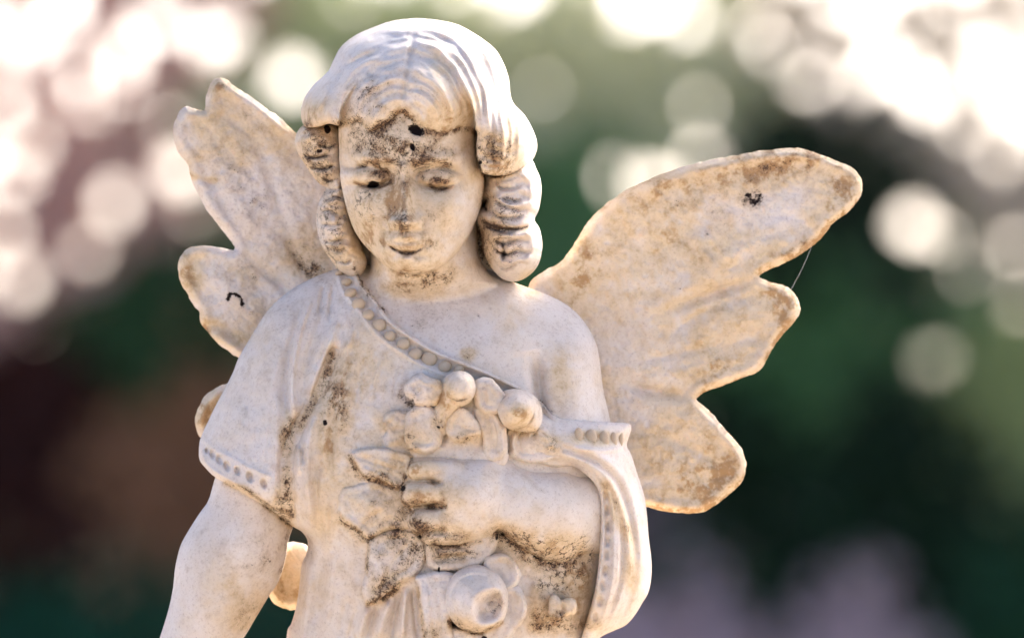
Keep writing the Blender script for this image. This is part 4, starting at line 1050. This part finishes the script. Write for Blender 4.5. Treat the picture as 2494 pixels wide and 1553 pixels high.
# ball bud in a collar
s = Shape([(1208, 975), (1222, 955), (1250, 947), (1280, 953), (1304, 968), (1318, 990), (1321, 1015), (1314, 1040), (1298, 1052), (1262, 1050), (1232, 1040), (1214, 1010)], 1.9, n=5)
c = Canvas(s.b + .55 * s.p, s.win)
c.dome(1255, 1000, 44, 42, 2.42, .55, 0, .05)
c.stroke([(1262, 954), (1292, 970), (1303, 1000), (1296, 1026), (1270, 1043)], 5, .14).stroke([(1220, 1030), (1250, 1046), (1285, 1034), (1298, 1005)], 4, -.10)
c.h += .05 * NZ_MID[s.win] + .025 * NZ_FINE[s.win]
part('bud', s, c.h, s.b - .6, 2.5, label='ball-shaped bud in a thick collar, at the right of the posy')
bit('leaf', [(1236, 1040), (1268, 1045), (1300, 1046), (1325, 1040), (1345, 1062), (1362, 1090), (1370, 1112), (1340, 1122), (1300, 1128), (1262, 1122), (1236, 1104)], 1.4, .45,
    [([(1258, 1050), (1250, 1080), (1256, 1112)], 7, .16), ([(1242, 1050), (1240, 1080), (1244, 1104)], 6, -.14), ([(1300, 1045), (1285, 1075), (1275, 1105)], 7, .10), ([(1310, 1060), (1330, 1085), (1352, 1100)], 10, -.07)],
    [(1270, 1060, 12, 10, -.16), (1318, 1075, 10, 9, -.10), (1338, 1092, 9, 8, -.08), (1300, 1062, 8, 7, -.08)], label='crinkled sepals under the ball bud', back_d=.9)
# stem block below the fist
bit('stem', [(1040, 1310), (1060, 1300), (1200, 1290), (1210, 1330), (1180, 1370), (1150, 1384), (1100, 1390), (1050, 1385), (1036, 1350)], 1.7, .5,
    [([(1060, 1335), (1100, 1328), (1150, 1340)], 6, -.10), ([(1050, 1365), (1100, 1358), (1150, 1352)], 6, -.09), ([(1055, 1350), (1100, 1343), (1150, 1340)], 7, .06)], label='bundled stems under the fist', back_d=.8)
# the rose
rose = empty('rose', (0, 0, 0)); rose.parent = statue; rose['label'] = 'rose with a hollow heart, largest flower of the posy'
def petal(pts, hb, H, **kw):
    kw.setdefault('back_d', .8); kw.setdefault('persp', 2.2)
    return bit('petal', pts, hb, H, parent=rose, **kw)
petal([(1180, 1356), (1200, 1350), (1216, 1347), (1232, 1348), (1254, 1364), (1266, 1392), (1264, 1412), (1256, 1428), (1235, 1440), (1205, 1420), (1180, 1390)], 1.75, .55, bumps=[(1222, 1395, 22, 26, -.18, -20)], strokes=[([(1205, 1352), (1240, 1358), (1260, 1390), (1258, 1420)], 5, .07)], label='curled petal standing up behind the rose')
petal([(1225, 1430), (1258, 1424), (1274, 1445), (1283, 1477), (1275, 1510), (1256, 1535), (1230, 1570), (1190, 1590), (1170, 1560), (1200, 1480)], 1.7, .6, bumps=[(1245, 1480, 14, 34, -.10)], strokes=[([(1262, 1430), (1278, 1475), (1262, 1525)], 5, .06)], label='broad outer petal folded back on the right')
petal([(1020, 1426), (1012, 1408), (1030, 1398), (1070, 1390), (1110, 1400), (1110, 1450), (1100, 1520), (1110, 1560), (1100, 1620), (1050, 1610), (1036, 1550), (1028, 1500)], 1.75, .5, strokes=[([(1035, 1420), (1045, 1480), (1055, 1550)], 9, .05), ([(1060, 1410), (1070, 1470), (1080, 1520)], 8, -.06)], label='flat outer petal on the left of the rose')
petal([(1060, 1560), (1100, 1525), (1180, 1540), (1225, 1515), (1235, 1530), (1210, 1600), (1150, 1640), (1080, 1620)], 1.7, .45, label='lowest petal cut by the frame')
s = Shape([(1085, 1460), (1090, 1425), (1108, 1395), (1140, 1377), (1165, 1374), (1195, 1386), (1222, 1408), (1236, 1440), (1236, 1480), (1224, 1512), (1200, 1530), (1160, 1540), (1120, 1528), (1095, 1500)], 2.0, n=5)
c = Canvas(s.b + 1.15 * s.p ** .85, s.win)
c.stroke([(1190, 1430), (1218, 1438), (1232, 1470), (1226, 1502), (1200, 1521), (1166, 1514), (1148, 1484), (1158, 1448)], 10, .08, closed=True)
c.step([(1092, 1450), (1112, 1410), (1150, 1392), (1190, 1398)], 22, -.10, 1)
c.stroke([(1098, 1490), (1128, 1512), (1160, 1528)], 5, -.08)
c.stroke([(1128, 1384), (1170, 1380), (1208, 1400), (1234, 1440)], 5, .09).stroke([(1112, 1400), (1100, 1440), (1106, 1480), (1130, 1508)], 6, -.07)
c.bump(1190, 1478, 27, 29, -.62, 25, 3.5).bump(1206, 1452, 16, 18, -.30, 30, 3).bump(1172, 1500, 12, 14, -.14, 0, 3)
c.bump(1185, 1478, 12, 14, .16, 30).stroke([(1176, 1462), (1200, 1458), (1210, 1478)], 4, .08)
c.stroke([(1140, 1400), (1130, 1440), (1140, 1490), (1170, 1525)], 10, -.03)
c.h += .02 * NZ_MID[s.win]
part('petal', s, c.h, s.b - .8, 2.2, rose, label='cupped heart of the rose with an open hollow')
# small relief flower right of the rose
bit('small_flower', [(1338, 1456), (1352, 1448), (1368, 1462), (1382, 1456), (1400, 1462), (1406, 1480), (1398, 1496), (1380, 1500), (1366, 1512), (1348, 1510), (1336, 1494)], 1.35, .40,
    [([(1369, 1462), (1372, 1485), (1364, 1500)], 5, -.12)], label='small worn flower beside the rose', back_d=.5)

# ---- the rest of the figure down to its plinth, below the picture
def lathe(name, prof, mat, parent, nseg=72, sx=1.0, sy=1.0, loc=(0, 0), fold=0.0, attrs=(.3, .15)):
    vs_, fs = [], []
    for z, r in prof:
        for i in range(nseg):
            a = 2 * math.pi * i / nseg
            q = r * (1 + fold * math.sin(a * 11) * .5 + fold * math.sin(a * 7 + 1) * .5)
            vs_.append((loc[0] + q * sx * math.cos(a), loc[1] + q * sy * math.sin(a), z))
    n = len(prof)
    for j in range(n - 1):
        for i in range(nseg):
            fs.append((j * nseg + i, j * nseg + (i + 1) % nseg, (j + 1) * nseg + (i + 1) % nseg, (j + 1) * nseg + i))
    o = mesh_np(name, vs_, fs, mat, parent, True, {'amber': np.full(len(vs_), attrs[0]), 'grime': np.full(len(vs_), attrs[1]), 'crack': np.zeros(len(vs_)), 'pit': np.zeros(len(vs_))})
    return o
zb = EYE - (17.0 - CV) * S
lathe('robe_skirt', [(0.90, .001), (0.90, .115), (0.95, .118), (1.05, .105), (zb - .06, .088), (zb - .01, .080), (zb + .005, .001)], MARBLE, statue, 96, 1.0, .62, ((10.8 - CX) * S, .004), .06)

lathe('plinth', [(0.0, .001), (0.0, .26), (.10, .26), (.12, .22), (.78, .20), (.80, .24), (.898, .24), (.90, .001)], MARBLE, statue, 4, 1.0, .9, ((10.8 - CX) * S, .004), 0.0)

# ---------------------------------------------------------------- ground
def simple_mat(name, c1, c2, scale, rough=.8, bump=0.0, extra=None):
    N = Nodes(name)
    tc = N.n('ShaderNodeTexCoord')
    f = N.noise(tc.outputs['Object'], scale, 5, .6)
    N.l(N.mix(N.smooth(f, .35, .65), c1, c2), N.b.inputs['Base Color'])
    N.b.inputs['Roughness'].default_value = rough
    if bump:
        b = N.n('ShaderNodeBump', i_Strength=.6, i_Distance=bump)
        N.l(f, b.inputs['Height']); N.l(b.outputs[0], N.b.inputs['Normal'])
    return N.m
BOUNCE_GRAVEL = simple_mat('bounce_gravel', (.44, .35, .25), (.54, .44, .32), 40, .9, .01)
GRASSM = simple_mat('grass_ground', (.36, .33, .20), (.46, .42, .28), 3, .9, .02)
g = mesh_np('ground', [(-1500, -1500, -.004), (1500, -1500, -.004), (1500, 1500, -.004), (-1500, 1500, -.004)], [(0, 1, 2, 3)], GRASSM)
tag(g, kind='structure')
g = mesh_np('bounce_sheet', [(-9, -12, 0), (9, -12, 0), (9, 5, 0), (-9, 5, 0)], [(0, 1, 2, 3)], BOUNCE_GRAVEL)  # unseen pale gravel, added to bounce warm light up onto the statue
tag(g, kind='structure')

# a single spider thread from the upper feather down to the notch
def thread(a, b, h):
    pa = np.array([(a[0] / 100 - CX) * S, -h * S, EYE - (a[1] / 100 - CV) * S]); pb = np.array([(b[0] / 100 - CX) * S, -h * S, EYE - (b[1] / 100 - CV) * S])
    vs_ = []; n = 9
    for k in range(n):
        t = k / (n - 1); c_ = pa * (1 - t) + pb * t + np.array([0.0006 * math.sin(math.pi * t), 0, 0])
        for q in range(3): vs_.append(c_ + 0.00008 * np.array([math.cos(q * 2.094), math.sin(q * 2.094), 0]))
    fs = [(k * 3 + q, k * 3 + (q + 1) % 3, (k + 1) * 3 + (q + 1) % 3, (k + 1) * 3 + q) for k in range(n - 1) for q in range(3)]
    o = mesh_np('spider_thread', vs_, fs, simple_mat('silk', (.7, .7, .66), (.8, .8, .76), 50, .4))
    tag(o, 'single fine spider thread hanging from the right wing over the dark green', 'spider thread')
thread((1984, 596), (1928, 712), -2.6)

# ---------------------------------------------------------------- trees and shrubs 18 m behind, far out of focus
RS = np.random.RandomState(7)
YB = 18.0
K = S * (DIST + YB) / DIST / 100.0
def bx(px): return (px - CX * 100) * K
def bz(py): return EYE - (py - CV * 100) * K

def leaf_mat(name, c1, c2, trans=.35, rough=.45):
    N = Nodes(name)
    a = N.n('ShaderNodeAttribute', attribute_name='tone')
    col = N.mix(a.outputs['Fac'], c1, c2)
    N.l(col, N.b.inputs['Base Color'])
    N.b.inputs['Roughness'].default_value = rough
    N.b.inputs['Specular IOR Level'].default_value = .2
    tr = N.n('ShaderNodeBsdfTranslucent'); N.l(col, tr.inputs[0])
    mx = N.n('ShaderNodeMixShader'); mx.inputs[0].default_value = trans
    N.l(N.b.outputs[0], mx.inputs[1]); N.l(tr.outputs[0], mx.inputs[2])
    out = [x for x in N.t.nodes if x.type == 'OUTPUT_MATERIAL'][0]
    N.l(mx.outputs[0], out.inputs[0])
    return N.m
BARK = simple_mat('bark', (.06, .04, .03), (.11, .08, .06), 30, .9, .01)

# gaps in the foliage where the sky shows: x, y, radius (photo hundredths)
L_ = 1.0
GAPS = [(60, 92, 66), (298, 123, 64), (92, 340, 66), (514, 92, 50), (420, 300, 26), (272, 488, 80), (432, 411, 60), (709, 190, 62), (41, 690, 64), (31, 430, 58), (205, 606, 38),
        (92, 800, 22), (462, 514, 24), (200, 250, 36), (400, 60, 40), (0, 250, 60), (150, 0, 60), (10, 560, 50), (560, 170, 30), (-60, 90, 70), (-70, 400, 60), (-50, 650, 50),
        (1684, 40, 56), (1550, 20, 56), (1880, 103, 42), (1972, 195, 40), (2260, 236, 60), (2350, 300, 44), (2440, 380, 34), (1705, 257, 34), (1705, 370, 44), (1325, 216, 22), (1620, 450, 36), (1520, 431, 60), (1592, 442, 48),
        (2208, 411, 11), (2229, 544, 56), (2300, 575, 44), (2362, 657, 28), (2280, 878, 52), (2475, 600, 36), (1345, 645, 14), (2500, 740, 32), (2150, 120, 60), (2480, 250, 60), (2400, 150, 70), (2560, 300, 60), (2600, 120, 80), (2590, 520, 40),
        (850, -10, 30)]
# wide openings above the crowns: x, y, rx, ry
OPEN = [(1500, -260, 900, 110), (2500, -220, 300, 110), (60, -200, 300, 100)]
_rs = np.random.RandomState(3)
edge_x = [-1500, -100, 200, 330, 520, 620, 830, 1000, 1250, 1500, 1684, 1800, 1960, 2150, 2400, 2560, 4000]
edge_v = [300, 560, 470, 200, 160, -80, -70, -10, 10, 40, 60, 60, 120, 230, 270, 330, 330]
for _v in np.arange(-250, 560, 92):
    for _x in np.arange(-1300, 3900, 104):
        x_, v_ = _x + _rs.uniform(-44, 44), _v + _rs.uniform(-38, 38)
        if v_ < np.interp(x_, edge_x, edge_v):
            left_ = x_ < 620
            if left_ and _rs.uniform() < .40: continue
            GAPS.append((x_, v_, _rs.uniform(24, 64) if left_ else _rs.uniform(26, 60)))
# things: name, label, category, seeds [(x, y, weight)], colours, share of leaves dropped, trunk x
PLANTS = [
    ('copper_tree', 'sparse tree with pinkish brown leaves blurred at the upper left, sky glaring through it', 'tree', [(250, 180), (60, 420), (330, 500), (-200, 300), (120, 650), (480, 60), (-1800, 100), (-5200, 200), (7600, 150)], (.50, .30, .25), (.62, .42, .36), .13, 120),
    ('olive_tree', 'grey-green blurred tree just left of the stone head', 'tree', [(720, 110), (660, 330), (860, 40), (800, 420)], (0.330, 0.375, 0.180), (0.480, 0.510, 0.300), .03, 735),
    ('laurel_shrub', 'dark green blurred shrub behind the lower left wing feather', 'shrub', [(280, 770), (480, 700), (330, 860), (-1500, 1200), (-4200, 900), (5600, 900)], (0.026, 0.072, 0.026), (0.052, 0.117, 0.046), .0, 330),
    ('yew_shrub', 'nearly black blurred shrub at the left edge of the picture', 'shrub', [(30, 1000), (60, 1180), (110, 1320), (-200, 1100), (150, 920)], (.03, .008, .006), (.07, .02, .015), .0, 20),
    ('beech_shrub', 'brown-leaved blurred shrub left of the short sleeve', 'shrub', [(400, 1010), (360, 1200), (480, 1120), (330, 1290), (600, 1300)], (0.290, 0.152, 0.080), (0.406, 0.203, 0.109), .0, 410),
    ('holly_shrub', 'low dark green blurred shrub under the bent arm', 'shrub', [(120, 1500), (640, 1540), (300, 1480), (640, 1430)], (0.013, 0.078, 0.042), (0.026, 0.117, 0.065), .0, 250),
    ('lime_tree', 'pale olive blurred tree between the stone head and the right wing', 'tree', [(1330, 230), (1500, 130), (1700, 200), (1300, 110), (1600, 300), (-3300, 150), (5400, 100), (10500, 200), (-8500, 100)], (0.469, 0.488, 0.281), (0.712, 0.694, 0.469), .03, 1560),
    ('bay_shrub', 'fresh green blurred shrub beside the long curl', 'shrub', [(1330, 500), (1400, 400), (1480, 600), (1350, 700)], (0.090, 0.198, 0.081), (0.144, 0.288, 0.126), .0, 1390),
    ('cypress_tree', 'very dark blurred evergreen above the raised wing tip', 'tree', [(1880, 330), (1980, 300), (2080, 420), (2160, 470), (2050, 640), (2200, 680), (4600, 500), (-2600, 700), (9300, 500)], (.007, .018, .008), (.018, .036, .016), .0, 2010),
    ('hazel_tree', 'thin pale-leaved blurred tree at the upper right, sky glaring through', 'tree', [(2000, 120), (2250, 180), (2450, 350), (2350, 420), (2600, 200), (2440, 560), (3700, 100), (-6800, 200)], (.46, .40, .30), (.58, .50, .42), .12, 2420),
    ('privet_shrub', 'mid green blurred shrub right of the notched wing tip', 'shrub', [(2060, 760), (2200, 800), (1990, 860), (2350, 760)], (0.067, 0.162, 0.057), (0.114, 0.247, 0.095), .0, 2150),
    ('box_shrub', 'olive green blurred shrub at the right edge', 'shrub', [(2380, 810), (2450, 840), (2490, 950), (2600, 900), (2470, 1060), (4200, 1300), (8200, 1200), (-6500, 1100)], (0.300, 0.360, 0.140), (0.440, 0.500, 0.220), .0, 2520),
    ('juniper_shrub', 'black-green blurred shrub right of the lowest feather', 'shrub', [(1850, 1390), (1960, 1350), (1880, 1480), (2290, 1440), (1790, 1400), (2230, 1370), (2100, 1050), (2300, 1080), (1950, 1150), (2200, 1250), (1900, 1300), (1700, 1150), (2400, 1250)], (.008, .024, .010), (.018, .045, .018), .0, 2180),
    ('hydrangea_shrub', 'shrub with blurred mauve pink flower heads at the lower right', 'shrub', [(1690, 1490), (1750, 1540), (2110, 1430), (2030, 1480), (2150, 1480), (1900, 1560), (2080, 1550)], (0.529, 0.402, 0.425), (0.690, 0.552, 0.575), .0, 1900),
    ('heather_shrub', 'dull mauve blurred shrub under the lowest right feather', 'shrub', [(1650, 1265)], (.16, .125, .13), (.22, .17, .18), .0, 1650),
    ('ivy_shrub', 'dull green blurred shrub in the lower right corner', 'shrub', [(2430, 1420), (2350, 1540), (2550, 1400), (1700, 1380), (2100, 1350)], (0.019, 0.072, 0.032), (0.032, 0.112, 0.048), .0, 2440),
]
seeds = np.array([(a, b) for p in PLANTS for a, b in p[3]], float)
owner = np.array([i for i, p in enumerate(PLANTS) for _ in p[3]])
LX, LZ, LY = [], [], []
step = 0.0225 / K
for layer in range(5):
    xs = np.arange(-1300, 3900, step); ys = np.arange(-650, 2500, step)
    A, B = np.meshgrid(xs, ys)
    A = A + RS.uniform(-.7, .7, A.shape) * step; B = B + RS.uniform(-.7, .7, B.shape) * step
    LX.append(A.ravel()); LZ.append(B.ravel()); LY.append(np.full(A.size, YB + .08 * layer) + RS.uniform(-.05, .05, A.size))
for layer in range(4):
    xs = np.concatenate([np.arange(-9500, -1300, step * 2.3), np.arange(3900, 12000, step * 2.3)]); ys = np.arange(-650, 2500, step * 2.3)
    A, B = np.meshgrid(xs, ys)
    A = A + RS.uniform(-.7, .7, A.shape) * step * 2.3; B = B + RS.uniform(-.7, .7, B.shape) * step * 2.3
    LX.append(A.ravel()); LZ.append(B.ravel()); LY.append(np.full(A.size, YB + .10 * layer) + RS.uniform(-.05, .05, A.size))
LX = np.concatenate(LX); LZ = np.concatenate(LZ); LY = np.concatenate(LY)
# ragged top line of all the crowns outside the picture too
top = -250 - 120 * np.sin(LX / 240.0) - 80 * np.sin(LX / 97.0 + 1)
keep = LZ > top
wob = 14 * np.sin(LX / 37.0 + LZ / 23.0) + 10 * np.sin(LX / 17.0 - LZ / 29.0)
for x, v, r in GAPS:
    keep &= np.hypot((LX - x) * (1 + .25 * math.sin(x)), LZ - v) > r * .52 + 11 + RS.uniform(-4, 4, LX.size)
for x, v, rx, rv in OPEN:
    q = np.hypot((LX - x) / (rx + wob), (LZ - v) / (rv + wob))
    keep &= (q > 1) | (RS.uniform(size=LX.size) < .04)
# gaps outside the picture, of the same kind
for _ in range(420):
    x, v = RS.uniform(-9500, 12000), RS.uniform(-350, 650)
    if -150 < x < 2650: continue
    keep &= np.hypot(LX - x, LZ - v) > RS.uniform(25, 60)
LX, LZ, LY = LX[keep], LZ[keep], LY[keep]
best = np.full(LX.size, 1e9); own = np.zeros(LX.size, int)
jx = RS.standard_t(3, LX.size) * 34 + 40 * np.sin(LZ / 61 + LX / 140); jz = RS.standard_t(3, LX.size) * 34 + 40 * np.sin(LX / 53 - LZ / 120)
for (sx_, sz_), ow in zip(seeds, owner):
    d = np.hypot(LX + jx - sx_, LZ + jz - sz_)
    k = d < best
    best = np.where(k, d, best); own = np.where(k, ow, own)
def leaves(name, x, y, z, mat, parent, size=.026):
    n = len(x)
    nrm = np.stack([RS.normal(0, .55, n), -np.ones(n), RS.normal(.25, .55, n)], 1)
    nrm /= np.linalg.norm(nrm, axis=1)[:, None]
    up = RS.normal(0, 1, (n, 3)); t = np.cross(nrm, up); t /= np.linalg.norm(t, axis=1)[:, None]
    b = np.cross(nrm, t)
    s_ = (size * RS.uniform(.75, 1.3, n) * np.where(np.abs(x) > 2.1, 2.5, 1.0))[:, None]
    c = np.stack([x, y, z], 1)
    v = np.stack([c - t * s_, c + b * s_ * .55 + nrm * s_ * .12, c + t * s_, c - b * s_ * .55 + nrm * s_ * .12], 1).reshape(-1, 3)
    f = np.arange(4 * n).reshape(n, 4)
    tone = np.repeat(RS.uniform(0, 1, n), 4)
    o = mesh_np(name, v, f, mat, parent, False, {'tone': tone})
    tag(o, kind='stuff')
    return o
def trunk(x, y, zt, r, parent):
    prof = [(0.0, r * 1.5), (.12, r * 1.1), (zt * .5, r * .85), (zt, r * .35)]
    vs_, fs = [], []
    n = 10
    for j, (z, q) in enumerate(prof):
        for i in range(n):
            a = 2 * math.pi * i / n
            vs_.append((x + q * math.cos(a) + .03 * math.sin(z * 3), y + q * math.sin(a), z))
    for j in range(len(prof) - 1):
        for i in range(n): fs.append((j * n + i, j * n + (i + 1) % n, (j + 1) * n + (i + 1) % n, (j + 1) * n + i))
    return mesh_np('trunk', vs_, fs, BARK, parent)
for i, (nm, lab, cat, sd_, c1, c2, drop, tx) in enumerate(PLANTS):
    k = (own == i) & (RS.uniform(size=LX.size) > drop)
    if k.sum() == 0: continue
    root = empty(nm, (0, 0, 0))
    tag(root, lab, cat)
    m_ = leaf_mat(nm + '_leaf', c1, c2)
    leaves('crown' if cat == 'tree' else 'foliage', bx(LX[k]), LY[k], bz(LZ[k]), m_, root)
    trunk(bx(tx), YB + .40, max(.3, bz(np.percentile(LZ[k], 40))), .05 if cat == 'tree' else .02, root)
